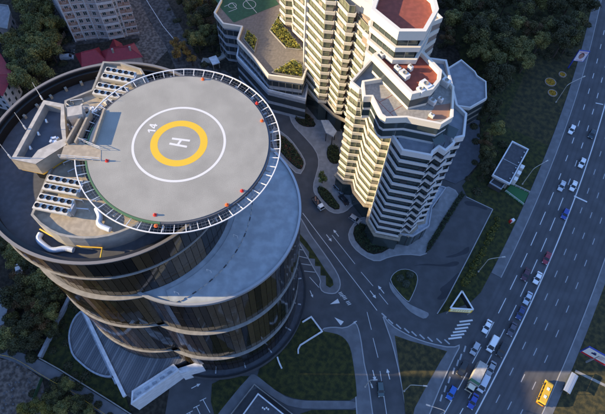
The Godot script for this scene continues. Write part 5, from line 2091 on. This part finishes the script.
func build_billboards() -> void:
	# tall poster at the top right
	var b := v3(pts("billboard_n")[0], 0.1)
	var o := thing("billboard", "tall blue framed billboard with a portrait beside the highway", "billboard", b)
	var st := mb()
	tube(st, PackedVector3Array([Vector3.ZERO, Vector3(0, 4.2, 0)]), 0.3, 10)
	part(o, "post", st, M.blue_paint)
	var u := Vector3(0.93, 0, 0.1).normalized()
	var n := Vector3(-u.z, 0, u.x)
	st = mb()
	var yaw := -atan2(u.z, u.x)
	box(st, u * 1.9 + Vector3(0, 6.7, 0), Vector3(4.2, 5.4, 0.36), yaw)
	part(o, "frame", st, M.blue_paint)
	poster(o, "poster", u * 0.05 + n * 0.2 + Vector3(0, 4.2, 0), u * 3.75 + n * 0.2 + Vector3(0, 4.2, 0), 5.0, 0)
	# board at the lower right
	b = v3(pts("billboard_s")[0], 0.1)
	o = thing("billboard", "white billboard with a red foot strip in the sunlit lawn", "billboard", b)
	st = mb()
	tube(st, PackedVector3Array([Vector3.ZERO, Vector3(0, 7.5, 0)]), 0.3, 10)
	part(o, "post", st, M.galvanised)
	u = Vector3(0.86, 0, 0.5).normalized()
	n = Vector3(-u.z, 0, u.x)
	yaw = -atan2(u.z, u.x)
	st = mb()
	box(st, u * -0.2 + Vector3(0, 6.4, 0), Vector3(7.2, 5.2, 0.4), yaw)
	part(o, "frame", st, M.blue_paint)
	poster(o, "poster", u * -3.6 + n * 0.23 + Vector3(0, 4.0, 0), u * 3.2 + n * 0.23 + Vector3(0, 4.0, 0), 4.9, 1)
	# three-sided board by the slip road
	var t := pts("tri")
	var c := mid(t)
	o = thing("triangular_billboard", "three sided billboard with a yellow front beside the slip road", "billboard", v3(c, 0.1))
	var k := 0
	for i in 3:
		var a := t[i] - c
		var e := t[(i + 1) % 3] - c
		st = mb()
		beam(st, v3(a, 3.9), v3(e, 3.9), 0.22, 2.6)
		var pan := part(o, "panel", st, M.frame_dark)
		st = mb()
		beam(st, v3(a, 5.25), v3(e, 5.25), 0.42, 0.2)
		part(o, "top_rail", st, M.steel_white)
		st = mb()
		tube(st, PackedVector3Array([v3(a * 0.94, 0), v3(a * 0.94, 5.0)]), 0.16, 8)
		part(o, "post", st, M.galvanised)
	var fa := t[1] - c
	var fb := t[2] - c
	var outw := Vector2(0, 1)
	poster(o, "poster", v3(fa + outw * 0.16, 2.65), v3(fb + outw * 0.16, 2.65), 2.5, 2)

func lamp(label: String, base: Vector2, head: Vector2, h: float, double := false) -> void:
	var o := thing("street_lamp", label, "street lamp", v3(base, 0.08), "street lamps")
	var d := head - base
	var st := mb()
	tube(st, PackedVector3Array([Vector3.ZERO, Vector3(0, h * 0.5, 0), Vector3(0, h * 0.93, 0)]), 0.15, 8, 0.09)
	part(o, "pole", st, M.lamp_metal)
	st = mb()
	tube(st, PackedVector3Array([Vector3(0, 0, 0), Vector3(0, 0.5, 0)]), 0.26, 8)
	part(o, "foot", st, M.lamp_metal)
	var sides := [d, d.rotated(1.3)] if double else [d]
	for e in sides:
		st = mb()
		tube(st, PackedVector3Array([Vector3(0, h * 0.92, 0), v3(e * 0.08, h * 0.965), v3(e * 0.22, h * 0.99), v3(e * 0.5, h), v3(e * 0.85, h)]), 0.09, 8, 0.06)
		part(o, "arm", st, M.lamp_metal)
		st = mb()
		var u: Vector2 = e.normalized()
		box(st, v3(e * 0.85 + u * 0.5, h + 0.02), Vector3(1.1, 0.16, 0.36), -u.angle())
		box(st, v3(e * 0.85 + u * 0.5, h + 0.13), Vector3(0.7, 0.08, 0.24), -u.angle())
		var hd := part(o, "head", st, M.lamp_metal)
		st = mb()
		box(st, v3(e * 0.85 + u * 0.55, h - 0.08), Vector3(0.7, 0.06, 0.28), -u.angle())
		shape(hd, "lens", close(st), M.lamp_clear)

func foot_of(top: Vector2, h: float) -> Vector2:
	# plan position of a point at height h that was read off the ground plane
	return top * (150.0 - h) / 150.0

func build_lamps() -> void:
	var l := pts("lamps_e")
	lamp("street lamp on the dark lawn above the three sided billboard", l[0], foot_of(l[1], 10.0), 10.0)
	lamp("street lamp between the pavilion and the highway footway", l[2], foot_of(l[3], 10.0), 10.0)
	lamp("street lamp beside the round flower beds", l[4], foot_of(l[5], 10.0), 10.0)
	l = pts("lamps_s")
	lamp("sunlit street lamp rising from the dry grass triangle", l[0], foot_of(l[1], 9.0), 9.0)
	lamp("sunlit street lamp with two heads on the street's left footway", l[2], foot_of(l[3], 9.0), 9.0, true)
	lamp("street lamp at the bottom edge by the highway kerb", l[4], foot_of(l[5], 9.0), 9.0)

# ------------------------------------------------------------------ vehicles
func body_shape(st: SurfaceTool, prof: PackedVector2Array, hw: float, tuck: float) -> void:
	# a side profile (x along, y up) swept over the width; the upper points lean in by tuck
	var top := 0.0
	for q in prof:
		top = maxf(top, q.y)
	var L := []
	var R := []
	for q in prof:
		var k := hw - tuck * smoothstep(0.55, 1.0, q.y / top) - 0.05 * smoothstep(1.7, 2.4, absf(q.x)) * 3.0
		L.append(Vector3(q.x, q.y, -k))
		R.append(Vector3(q.x, q.y, k))
	var n := prof.size()
	for i in n:
		var j := (i + 1) % n
		quad(st, L[i], L[j], R[j], R[i])
	var ix := Geometry2D.triangulate_polygon(prof)
	for i in range(0, ix.size(), 3):
		tri(st, L[ix[i]], L[ix[i + 1]], L[ix[i + 2]])
		tri(st, R[ix[i]], R[ix[i + 2]], R[ix[i + 1]])

var paints := {}
func car_paint(c: Color) -> StandardMaterial3D:
	if not paints.has(c):
		var m := StandardMaterial3D.new()
		m.resource_name = "car_paint"
		m.albedo_color = c
		m.roughness = 0.32
		m.metallic = 0.15
		m.clearcoat_enabled = true
		m.clearcoat = 0.6
		m.clearcoat_roughness = 0.1
		paints[c] = m
	return paints[c]

func wheels(o: Node3D, xs: Array, hw: float, r: float) -> void:
	for x in xs:
		for z in [-hw, hw]:
			var st := mb()
			tube(st, PackedVector3Array([Vector3(x, r, z - 0.11), Vector3(x, r, z + 0.11)]), r, 14)
			var w := part(o, "wheel", st, M.tyre)
			st = mb()
			tube(st, PackedVector3Array([Vector3(x, r, z + signf(z) * 0.1), Vector3(x, r, z + signf(z) * 0.125)]), r * 0.62, 10)
			shape(w, "rim", close(st), M.rim)

func lights(o: Node3D, xf: float, xr: float, y: float, hw: float) -> void:
	for z in [-1.0, 1.0]:
		var st := mb()
		box(st, Vector3(xf, y, z * (hw - 0.22)), Vector3(0.16, 0.14, 0.36))
		part(o, "headlight", st, M.lamp_clear)
		st = mb()
		box(st, Vector3(xr, y + 0.1, z * (hw - 0.2)), Vector3(0.12, 0.2, 0.28))
		part(o, "tail_light", st, M.lamp_red)

func car(label: String, at: Vector2, heading: Vector2, c: Color, kind := 0, called := "car") -> void:
	# kinds: 0 saloon, 1 van, 2 hatch or estate, 3 off-roader; +x is the front
	var o := thing(called, label, "van" if kind == 1 else "car", v3(at, 0.012), "cars on the roads", -heading.angle())
	var p := car_paint(c)
	var st := mb()
	var hw := 0.89
	var low: PackedVector2Array
	var cab: Array  # base front, base rear, roof front, roof rear, belt, roof height
	if kind == 0:
		low = PackedVector2Array([Vector2(-2.22, 0.35), Vector2(2.2, 0.3), Vector2(2.26, 0.6), Vector2(2.05, 0.76), Vector2(1.0, 0.93), Vector2(-1.5, 0.98), Vector2(-2.2, 0.93), Vector2(-2.26, 0.6)])
		cab = [1.05, -1.75, 0.3, -1.05, 0.92, 1.44]
	elif kind == 2:
		low = PackedVector2Array([Vector2(-2.0, 0.35), Vector2(2.0, 0.3), Vector2(2.06, 0.62), Vector2(1.9, 0.8), Vector2(1.0, 0.97), Vector2(-1.95, 1.02), Vector2(-2.06, 0.7)])
		cab = [1.1, -2.0, 0.4, -1.65, 0.95, 1.5]
	elif kind == 3:
		low = PackedVector2Array([Vector2(-2.3, 0.45), Vector2(2.25, 0.42), Vector2(2.32, 0.8), Vector2(2.2, 0.98), Vector2(1.1, 1.1), Vector2(-2.28, 1.12), Vector2(-2.34, 0.8)])
		cab = [1.1, -2.25, 0.55, -1.95, 1.1, 1.75]
		hw = 0.95
	else:
		low = PackedVector2Array([Vector2(-2.5, 0.38), Vector2(2.4, 0.35), Vector2(2.46, 0.8), Vector2(2.2, 1.05), Vector2(1.7, 1.2), Vector2(-2.5, 1.25), Vector2(-2.54, 0.8)])
		cab = [1.85, -2.5, 0.95, -2.42, 1.2, 2.0]
		hw = 0.98
	body_shape(st, low, hw, 0.06)
	part(o, "body", st, p)
	var bf: float = cab[0]
	var br: float = cab[1]
	var rf: float = cab[2]
	var rr: float = cab[3]
	var yb: float = cab[4]
	var yr: float = cab[5]
	var wb := hw - 0.06
	var wr := hw - 0.2
	st = mb()
	quad(st, Vector3(bf, yb, -wb), Vector3(rf, yr, -wr), Vector3(rf, yr, wr), Vector3(bf, yb, wb))
	part(o, "windscreen", st, M.car_glass)
	st = mb()
	quad(st, Vector3(br, yb, wb), Vector3(rr, yr, wr), Vector3(rr, yr, -wr), Vector3(br, yb, -wb))
	part(o, "rear_window", st, M.car_glass if kind != 1 else p)
	for z in [-1.0, 1.0]:
		st = mb()
		quad(st, Vector3(bf, yb, z * wb), Vector3(br, yb, z * wb), Vector3(rr, yr, z * wr), Vector3(rf, yr, z * wr))
		var sw := part(o, "side_window", st, M.car_glass if kind != 1 else p)
		for t in ([0.0, 0.45, 1.0] if kind != 1 else [0.0, 0.3]):
			st = mb()
			beam(st, Vector3(lerpf(bf, br, t), yb, z * (wb + 0.005)), Vector3(lerpf(rf, rr, t), yr, z * (wr + 0.005)), 0.09, 0.07)
			shape(sw, "pillar", close(st), p)
		st = mb()
		box(st, Vector3(bf - 0.25, yb + 0.1, z * (hw + 0.08)), Vector3(0.2, 0.16, 0.2))
		part(o, "mirror", st, p)
	st = mb()
	var k := 0.05
	quad(st, Vector3(rr - k, yr, -wr - k), Vector3(rf + k, yr, -wr - k), Vector3(rf - 0.12, yr + 0.05, -wr + 0.1), Vector3(rr + 0.12, yr + 0.05, -wr + 0.1))
	quad(st, Vector3(rr - k, yr, wr + k), Vector3(rr + 0.12, yr + 0.05, wr - 0.1), Vector3(rf - 0.12, yr + 0.05, wr - 0.1), Vector3(rf + k, yr, wr + k))
	quad(st, Vector3(rf + k, yr, -wr - k), Vector3(rf + k, yr, wr + k), Vector3(rf - 0.12, yr + 0.05, wr - 0.1), Vector3(rf - 0.12, yr + 0.05, -wr + 0.1))
	quad(st, Vector3(rr - k, yr, -wr - k), Vector3(rr + 0.12, yr + 0.05, -wr + 0.1), Vector3(rr + 0.12, yr + 0.05, wr - 0.1), Vector3(rr - k, yr, wr + k))
	quad(st, Vector3(rr + 0.12, yr + 0.05, -wr + 0.1), Vector3(rf - 0.12, yr + 0.05, -wr + 0.1), Vector3(rf - 0.12, yr + 0.05, wr - 0.1), Vector3(rr + 0.12, yr + 0.05, wr - 0.1))
	part(o, "roof", st, p)
	wheels(o, [1.38, -1.35], hw - 0.12, 0.33 if kind != 3 else 0.38)
	lights(o, low[2].x - 0.05, low[low.size() - 1].x + 0.04, 0.66, hw)

func build_vehicles() -> void:
	var down := (side(130, 0) - side(60, 0)).normalized()
	var white := lin(0.78, 0.78, 0.78)
	var silver := lin(0.36, 0.38, 0.42)
	var list := [
		["car_white_a", 0, white, "white car ahead of the silver car on the slip lane"],
		["car_van_a", 1, white, "white van behind the black car, nearest the zebra crossing"],
		["car_black_a", 3, lin(0.012, 0.013, 0.02), "black car at the edge of the sunlit strip by the solid line"],
		["car_plum_a", 0, lin(0.07, 0.065, 0.09), "dull purple grey car queueing in the inner lane"],
		["car_silver_a", 2, silver, "silver car stopped beside the dry grass triangle"],
		["car_black_b", 3, lin(0.014, 0.014, 0.016), "black off-roader with roof bars beside the truck"],
		["car_silver_b", 0, lin(0.28, 0.29, 0.31), "silver car to the right of the truck's box"],
		["car_van_b", 1, lin(0.5, 0.53, 0.6), "pale blue van to the right of the truck's cab"],
		["car_blue_a", 2, lin(0.01, 0.1, 0.42), "bright blue car nearest the bottom kerb of the highway"],
		["car_blue_b", 0, lin(0.015, 0.05, 0.32), "deep blue car in front of the pale blue van"],
		["car_maroon", 0, lin(0.06, 0.01, 0.03), "dark maroon car in the middle lane"],
		["car_white_b", 0, white, "white car just right of the dark maroon car"],
		["car_paleblue", 0, lin(0.42, 0.48, 0.56), "pale silver blue car behind the navy car"],
		["car_navy", 0, lin(0.01, 0.03, 0.13), "navy blue car between the pale blue and purple cars"],
		["car_blue_c", 2, lin(0.012, 0.05, 0.3), "blue car alone by the solid line, below the white cars"],
		["car_red", 0, lin(0.24, 0.008, 0.03), "red car driving along the solid line"],
		["car_white_c", 0, white, "farthest white car, in the outer lane"],
		["car_teal", 2, lin(0.01, 0.03, 0.045), "dark teal car at the top of the solid line"],
		["car_white_d", 0, white, "white car by the solid line, behind the pair side by side"],
		["car_white_e", 0, lin(0.5, 0.53, 0.58), "left white car of the two driving side by side"],
		["car_white_f", 0, white, "right white car of the two driving side by side"],
	]
	for c in list:
		car(c[3], pts(c[0])[0], down, c[2], c[1])
	# the lorry
	var o := thing("box_truck", "white box truck with a green band in the queue", "truck", v3(pts("car_truck")[0], 0.012), "", -down.angle())
	var st := mb()
	box(st, Vector3(-0.9, 2.35, 0), Vector3(6.6, 2.7, 2.5))
	part(o, "cargo_box", st, M.concrete_pale)
	st = mb()
	box(st, Vector3(2.0, 2.4, 0), Vector3(0.75, 2.84, 2.56))
	part(o, "green_band", st, M.green_paint)
	st = mb()
	box(st, Vector3(-0.4, 0.8, 0), Vector3(7.6, 0.3, 0.9))
	part(o, "chassis", st, M.frame_dark)
	st = mb()
	var cabp := PackedVector2Array([Vector2(2.55, 0.6), Vector2(4.4, 0.55), Vector2(4.45, 1.5), Vector2(4.05, 2.6), Vector2(2.6, 2.75)])
	body_shape(st, cabp, 1.15, 0.12)
	part(o, "cab", st, car_paint(lin(0.66, 0.6, 0.45)))
	st = mb()
	quad(st, Vector3(4.44, 1.6, -0.95), Vector3(4.1, 2.55, -0.9), Vector3(4.1, 2.55, 0.9), Vector3(4.44, 1.6, 0.95))
	part(o, "windscreen", st, M.car_glass)
	wheels(o, [3.5, -2.3, -3.3], 1.05, 0.48)
	lights(o, 4.42, -4.2, 0.85, 1.15)
	# yellow minibus on the other carriageway
	o = thing("yellow_minibus", "yellow minibus driving away on the sunlit carriageway", "bus", v3(pts("car_bus")[0], 0.012), "", -(-down).angle())
	st = mb()
	var bus := PackedVector2Array([Vector2(-3.6, 0.45), Vector2(3.5, 0.4), Vector2(3.62, 1.1), Vector2(3.3, 1.5), Vector2(2.75, 2.6), Vector2(2.3, 2.72), Vector2(-3.4, 2.75), Vector2(-3.66, 2.5)])
	body_shape(st, bus, 1.1, 0.1)
	part(o, "body", st, car_paint(lin(0.72, 0.42, 0.02)))
	st = mb()
	quad(st, Vector3(3.33, 1.55, -0.98), Vector3(2.8, 2.55, -0.92), Vector3(2.8, 2.55, 0.92), Vector3(3.33, 1.55, 0.98))
	part(o, "windscreen", st, M.car_glass)
	st = mb()
	quad(st, Vector3(-3.68, 1.5, 0.95), Vector3(-3.68, 2.4, 0.9), Vector3(-3.68, 2.4, -0.9), Vector3(-3.68, 1.5, -0.95))
	part(o, "rear_window", st, M.car_glass)
	for z in [-1.0, 1.0]:
		for k in 5:
			st = mb()
			boxt(st, Transform3D(Basis(Vector3.RIGHT, -0.07 * z), Vector3(-2.7 + k * 1.15, 1.95, z * 1.07)), Vector3(1.0, 0.75, 0.06))
			part(o, "side_window", st, M.car_glass)
	for x in [-1.6, 0.8]:
		st = mb()
		box(st, Vector3(x, 2.8, 0), Vector3(0.8, 0.1, 0.7))
		part(o, "roof_hatch", st, M.steel_white)
	wheels(o, [2.4, -2.2], 1.0, 0.4)
	lights(o, 3.55, -3.66, 0.85, 1.1)
	# the pick-up on the side street
	var q := pts("car_pickup")
	var u := (q[1] - q[0]).normalized()
	o = thing("flatbed_truck", "small flatbed truck with a white cab and orange load on the side street", "truck", v3((q[0] + q[1]) * 0.5, 0.012), "", -u.angle())
	st = mb()
	box(st, Vector3(-0.9, 0.95, 0), Vector3(3.6, 0.14, 1.9))
	for z in [-0.95, 0.95]:
		box(st, Vector3(-0.9, 1.2, z), Vector3(3.6, 0.5, 0.08))
	box(st, Vector3(-2.7, 1.2, 0), Vector3(0.08, 0.5, 1.9))
	part(o, "flatbed", st, M.frame_dark)
	st = mb()
	for k in 6:
		box(st, Vector3(-2.2 + k * 0.5, 1.25 + 0.08 * (k % 2), -0.4 + 0.3 * (k % 3)), Vector3(0.45, 0.5, 0.5), k * 0.5)
	part(o, "load", st, M.brick)
	st = mb()
	body_shape(st, PackedVector2Array([Vector2(1.0, 0.5), Vector2(2.7, 0.48), Vector2(2.75, 1.1), Vector2(2.35, 1.95), Vector2(1.05, 2.05)]), 0.95, 0.1)
	part(o, "cab", st, car_paint(white))
	st = mb()
	quad(st, Vector3(2.75, 1.2, -0.8), Vector3(2.42, 1.9, -0.75), Vector3(2.42, 1.9, 0.75), Vector3(2.75, 1.2, 0.8))
	part(o, "windscreen", st, M.car_glass)
	wheels(o, [2.0, -1.6], 0.85, 0.36)
	lights(o, 2.7, -2.7, 0.75, 0.95)
	q = pts("car_drive")
	car("silver car parked at the foot of the apartment tower's corner", q[0], Vector2(0.75, 0.5), silver, 2)
	car("grey blue car parked at the sunlit bays' foot, nearest the plaza", q[1], Vector2(0.6, 0.75), lin(0.2, 0.24, 0.3), 3)
	car("dark car parked behind the grey blue car by the tower", q[2], Vector2(0.6, 0.75), lin(0.02, 0.022, 0.03), 0)
	car("dark green grey car on the side street at the bottom", q[3], (q[3] - q[4]), lin(0.05, 0.08, 0.085), 2)
	q = pts("nw_cars")
	car("pale blue van parked beside the red roofed villa", q[0], Vector2(0.95, -0.2), lin(0.4, 0.44, 0.5), 1)
	car("dark car parked behind the pale van by the villa", q[1], Vector2(0.95, -0.2), lin(0.03, 0.035, 0.04), 0)
	car("white car half hidden by trees at the left edge", pts("crate_white")[0], Vector2(0.5, 0.9), white, 0)

# ------------------------------------------------------------------ trees and planting
const NTH := ["first", "second", "third", "fourth", "fifth", "sixth", "seventh", "eighth", "ninth", "tenth", "eleventh", "twelfth", "thirteenth", "fourteenth", "fifteenth", "sixteenth", "seventeenth", "eighteenth", "nineteenth", "twentieth", "twenty first", "twenty second", "twenty third", "twenty fourth"]

func rank(all: PackedVector2Array, q: Vector2) -> String:
	var n := 0
	for o in all:
		if o.y < q.y:
			n += 1
	return NTH[n % 24]

func build_green() -> void:
	var dark := Color(0.034, 0.038, 0.015)
	var deep := Color(0.048, 0.052, 0.02)
	var mid_g := Color(0.092, 0.098, 0.032)
	var olive := Color(0.15, 0.145, 0.045)
	var rust := Color(0.09, 0.058, 0.026)
	var gold := Color(0.2, 0.13, 0.03)
	tree_kind("oak", 101, 11.0, 4.6, 6.5, dark, 5200, 0.5)
	tree_kind("lime", 102, 10.0, 4.2, 6.0, deep, 5200, 0.48, mid_g, 0.3)
	tree_kind("maple", 103, 10.0, 4.4, 6.2, mid_g, 5200, 0.48, olive, 0.35)
	tree_kind("olive", 104, 9.0, 4.2, 5.6, olive, 5200, 0.46, mid_g, 0.4)
	tree_kind("rust", 105, 9.0, 4.0, 5.6, rust, 4800, 0.46, deep, 0.5)
	tree_kind("amber", 106, 5.5, 2.4, 3.6, gold, 1800, 0.36, rust, 0.4)
	tree_kind("young", 107, 5.0, 1.9, 3.2, Color(0.07, 0.1, 0.03), 1500, 0.34)
	tree_kind("sunny", 108, 5.0, 3.4, 3.6, Color(0.14, 0.135, 0.03), 3600, 0.42, mid_g, 0.4)
	var kinds := ["oak", "lime", "oak", "rust", "maple", "lime", "oak"]
	var olive_at := [21, 23, 27, 30, 31, 24, 28]
	var i := 0
	var words := {"oak": "dark green tree", "lime": "green tree with paler clumps", "rust": "brown tinged tree", "maple": "mid green tree", "olive": "olive yellow tree"}
	for q in pts("wood"):
		rng.seed = 500 + i
		var k: String = kinds[(i * 5 + i / 3) % 7]
		if i in olive_at:
			k = "olive"
		var row := 0
		var col := i
		for w in [10, 9, 8, 4, 2, 6]:
			if col < w:
				break
			col -= w
			row += 1
		var where := ("%s from the left in the wood's %s visible row" % [NTH[col], NTH[row]]) if i < 33 else ("%s from the top along the lawn's left side" % NTH[i - 33]) if i < 39 else ("%s from the left in the wood's rearmost row" % NTH[i - 39])
		tree(k, "tree", words[k] + ", " + where, "trees in the wood", q + Vector2(rng.randf_range(-1.2, 1.2), rng.randf_range(-1.2, 1.2)), rng.randf_range(0.95, 1.3) * (0.7 if i > 32 and i < 39 else 1.0))
		i += 1
	i = 0
	for q in pts("clump"):
		rng.seed = 600 + i
		var k: String = ["maple", "maple", "olive", "lime", "maple"][(i * 3) % 5]
		tree(k, "tree", {"maple": "mid green tree in the left grove", "lime": "pale clumped tree in the left grove", "olive": "olive green tree in the left grove", "oak": "dark tree in the left grove"}[k] + ", %s from the rear" % rank(pts("clump"), q), "trees in the left grove", q, rng.randf_range(0.95, 1.25))
		i += 1
	i = 0
	for q in pts("verge"):
		rng.seed = 700 + i
		var k: String = ["oak", "lime", "maple"][i % 3]
		tree(k, "tree", {"oak": "dark tree between the lane and the podium", "lime": "green tree between the lane and the podium", "maple": "mid green tree between the lane and the podium"}[k] + ", %s from the rear" % rank(pts("verge"), q), "trees along the lane", q, rng.randf_range(0.6, 0.9))
		i += 1
	i = 0
	for q in pts("left_wood"):
		rng.seed = 800 + i
		var k: String = ["lime", "oak", "maple", "rust", "lime"][(i * 2) % 5]
		tree(k, "tree", {"lime": "green tree in the thicket beside the garden wall", "oak": "dark tree in the thicket beside the garden wall", "maple": "mid green tree in the thicket beside the garden wall", "rust": "brown tinged tree in the thicket by the garden wall"}[k] + ", %s from the rear" % rank(pts("left_wood"), q), "trees beside the garden wall", q, rng.randf_range(0.62, 0.95))
		i += 1
	i = 0
	for q in pts("south_wood"):
		rng.seed = 900 + i
		var k := "sunny" if i in [0, 5, 6] else "lime" if i % 2 else "maple"
		tree(k, "tree", {"sunny": "yellow green bushy tree at the bottom left edge", "lime": "green tree below the footpath at bottom left", "maple": "mid green tree below the footpath at bottom left"}[k] + ", %s from the rear" % rank(pts("south_wood"), q), "trees below the footpath", q, 0.85 if k == "sunny" else rng.randf_range(0.5, 0.65))
		i += 1
	i = 0
	for q in pts("amber"):
		rng.seed = 950 + i
		tree("amber", "tree", "small amber leaved tree at the lane's dirt verge, %s from the rear" % rank(pts("amber"), q), "amber trees by the lane", q, rng.randf_range(0.8, 1.1))
		i += 1
	rng.seed = 970
	tree("young", "tree", "young green tree at the end of the street planting bed", "", pts("street_tree")[0], 1.0, 0.12)
	# planting beds
	var bed := [
		["bed_street", "dark shrubs in the long bed beside the side street", Color(0.025, 0.045, 0.014), Color(0.06, 0.08, 0.03), 1.3],
		["bed_plaza_south", "dark shrubs in the oval bed at the sunlit bays' foot", Color(0.022, 0.04, 0.012), Color(0.05, 0.07, 0.02), 1.5],
		["bed_plaza_north", "dark shrubs in the bed at the far end of the plaza", Color(0.022, 0.035, 0.012), Color(0.1, 0.05, 0.03), 1.4],
		["bed_drive", "dark shrubs with red leaves in the island bed by the drive", Color(0.025, 0.045, 0.014), Color(0.14, 0.04, 0.025), 1.4],
		["bed_corner", "dark shrubs in the curved bed below the apartment tower's corner", Color(0.02, 0.032, 0.012), Color(0.03, 0.07, 0.03), 1.3],
	]
	i = 0
	for b in bed:
		var p := wound(smooth(pts(b[0]), true, 1))
		var o := thing("planting_bed", b[1], "planting bed", v3(mid(p), 0.12), "planting beds")
		var st := mb()
		prism(st, p, 0.1, 0.2)
		wpart(o, "soil", st, M.bark_soil)
		shape(o, "foliage", bed_mesh(inset(p, 0.2), 120 + i, 0.15, b[4], b[2], 34.0, 0.36, b[3], 0.3), M.leaf, -o.position)
		i += 1
	var hp := wound(pts("hedge_lot"))
	var h := thing("hedge", "dark clipped hedge between the pale pavement and the parking lot", "hedge", v3(mid(hp), 0.12))
	shape(h, "foliage", bed_mesh(hp, 140, 0.1, 1.5, Color(0.02, 0.035, 0.013), 40.0, 0.34), M.leaf, -h.position)
	var st := mb()
	prism(st, inset(hp, 0.2), 0.0, 0.5)
	wpart(h, "stems", st, M.bark_soil)
	# round bushes on the island
	var bm := bush_mesh(150, 1.3, 1.5, Color(0.045, 0.06, 0.045), 1100, 0.3)
	i = 0
	for q in pts("bush3"):
		var o := thing("round_bush", ["left round grey green bush on the traffic island", "rear round grey green bush on the traffic island", "front round grey green bush on the traffic island"][i], "bush", v3(q, 0.13), "bushes on the traffic island")
		shape(o, "foliage", bm, M.leaf)
		st = mb()
		tube(st, PackedVector3Array([Vector3(0, 0, 0), Vector3(0, 0.8, 0)]), 0.12, 6)
		part(o, "stem", st, M.bark)
		i += 1
	# row of yellow shrubs on the lawn
	var ym := bush_mesh(151, 1.2, 1.1, Color(0.045, 0.062, 0.014), 700, 0.32, Color(0.14, 0.12, 0.014), 0.35)
	var line := pts("hedge_yellow")
	var cnt := 0
	for k in line.size() - 1:
		for j in 3:
			rng.seed = 160 + cnt
			var q := line[k].lerp(line[k + 1], j / 3.0) + Vector2(rng.randf_range(-0.4, 0.4), rng.randf_range(-0.4, 0.4))
			var o := thing("yellow_shrub", "low yellow green shrub, %s from the top of the lawn row" % NTH[cnt], "shrub", v3(q, 0.09), "row of yellow shrubs", rng.randf() * TAU)
			shape(o, "foliage", ym, M.leaf)
			o.scale = Vector3.ONE * rng.randf_range(0.8, 1.2)
			cnt += 1
	# rubble on the dirt lot
	rng.seed = 180
	var stone := BoxMesh.new()
	stone.size = Vector3(0.5, 0.3, 0.4)
	var lot := wound(smooth(pts("dirt_lot"), true, 1))
	var places := []
	while places.size() < 170:
		var q := Vector2(rng.randf_range(-98, -60), rng.randf_range(-45, -10))
		if Geometry2D.is_point_in_polygon(q, lot):
			places.append(q)
	var rm := MultiMesh.new()
	rm.transform_format = MultiMesh.TRANSFORM_3D
	rm.mesh = stone
	rm.instance_count = places.size()
	for n in places.size():
		var k := rng.randf_range(0.25, 1.2)
		rm.set_instance_transform(n, Transform3D(Basis.from_euler(Vector3(rng.randf(), rng.randf() * 6.0, rng.randf())).scaled(Vector3(k, k, k)), v3(places[n], 0.08)))
	var rubble := MultiMeshInstance3D.new()
	rubble.name = "rubble"
	rubble.multimesh = rm
	rubble.material_override = M.footway
	rubble.set_meta("label", "scattered grey rubble on the dirt lot at bottom left")
	rubble.set_meta("category", "rubble")
	rubble.set_meta("kind", "stuff")
	add_child(rubble)
	# scattered shrubs at the foot of the trees
	var um := bush_mesh(152, 1.6, 1.3, Color(0.03, 0.042, 0.018), 700, 0.42, Color(0.06, 0.05, 0.025), 0.3)
	rng.seed = 170
	for spot in [["left_wood", "low dark undergrowth in the thicket by the garden wall"], ["south_wood", "low dark undergrowth below the footpath at bottom left"], ["clump", "low dark undergrowth beneath the left grove"], ["verge", "low dark undergrowth between the lane and the podium"], ["wood", "low dark undergrowth beneath the wood by the highway"]]:
		var mm := MultiMesh.new()
		mm.transform_format = MultiMesh.TRANSFORM_3D
		mm.mesh = um
		var spots := pts(spot[0])
		mm.instance_count = spots.size() * 4
		for n in mm.instance_count:
			var q := spots[n % spots.size()] + Vector2(rng.randfn() * 3.2, rng.randfn() * 3.2)
			var k := rng.randf_range(0.5, 1.15)
			mm.set_instance_transform(n, Transform3D(Basis(Vector3.UP, rng.randf() * TAU).scaled(Vector3(k, k * 0.8, k)), v3(q, 0.0)))
		var o := MultiMeshInstance3D.new()
		o.name = numbered("undergrowth")
		o.multimesh = mm
		o.material_override = M.leaf
		o.set_meta("label", spot[1])
		o.set_meta("category", "undergrowth")
		o.set_meta("kind", "stuff")
		add_child(o)

# ------------------------------------------------------------------ the scene
func _ready() -> void:
	var cam := Camera3D.new()
	cam.name = "camera"
	cam.fov = 43.4127
	cam.near = 0.5
	cam.far = 3000.0
	cam.transform = Transform3D(Basis(Vector3(0.998659, 0.025832, -0.044865), Vector3(-0.051770, 0.498305, -0.865455), Vector3(-0.000000, 0.866617, 0.498974)), Vector3(0, 150, 0))
	add_child(cam)
	cam.current = true
	var env := Environment.new()
	env.background_mode = Environment.BG_SKY
	var sky := Sky.new()
	var sm := ProceduralSkyMaterial.new()
	sm.sky_top_color = lin(0.18, 0.35, 0.77)
	sm.sky_horizon_color = lin(0.56, 0.67, 0.86)
	sm.sky_curve = 0.2
	sm.ground_bottom_color = lin(0.08, 0.08, 0.07)
	sm.ground_horizon_color = lin(0.4, 0.42, 0.45)
	sm.sky_energy_multiplier = 0.78
	sm.sun_angle_max = 1.0
	sky.sky_material = sm
	env.sky = sky
	env.tonemap_mode = Environment.TONE_MAPPER_LINEAR
	env.tonemap_exposure = 2.6
	env.sdfgi_enabled = true
	env.ssao_enabled = true
	env.ssil_enabled = true
	var we := WorldEnvironment.new()
	we.name = "world"
	we.environment = env
	add_child(we)
	var sun := DirectionalLight3D.new()
	sun.name = "sun"
	sun.light_color = Color(1.0, 0.89, 0.7)
	sun.light_energy = 1.5
	sun.light_angular_distance = 0.55
	sun.shadow_enabled = true
	add_child(sun)
	sun.look_at_from_position(Vector3.ZERO, Vector3(0.956, -0.292, -0.043), Vector3.UP)
	make_materials()
	build_ground()
	build_tower()
	build_residence()
	build_podium()
	build_terrace()
	build_houses()
	build_east()
	build_vehicles()
	build_green()
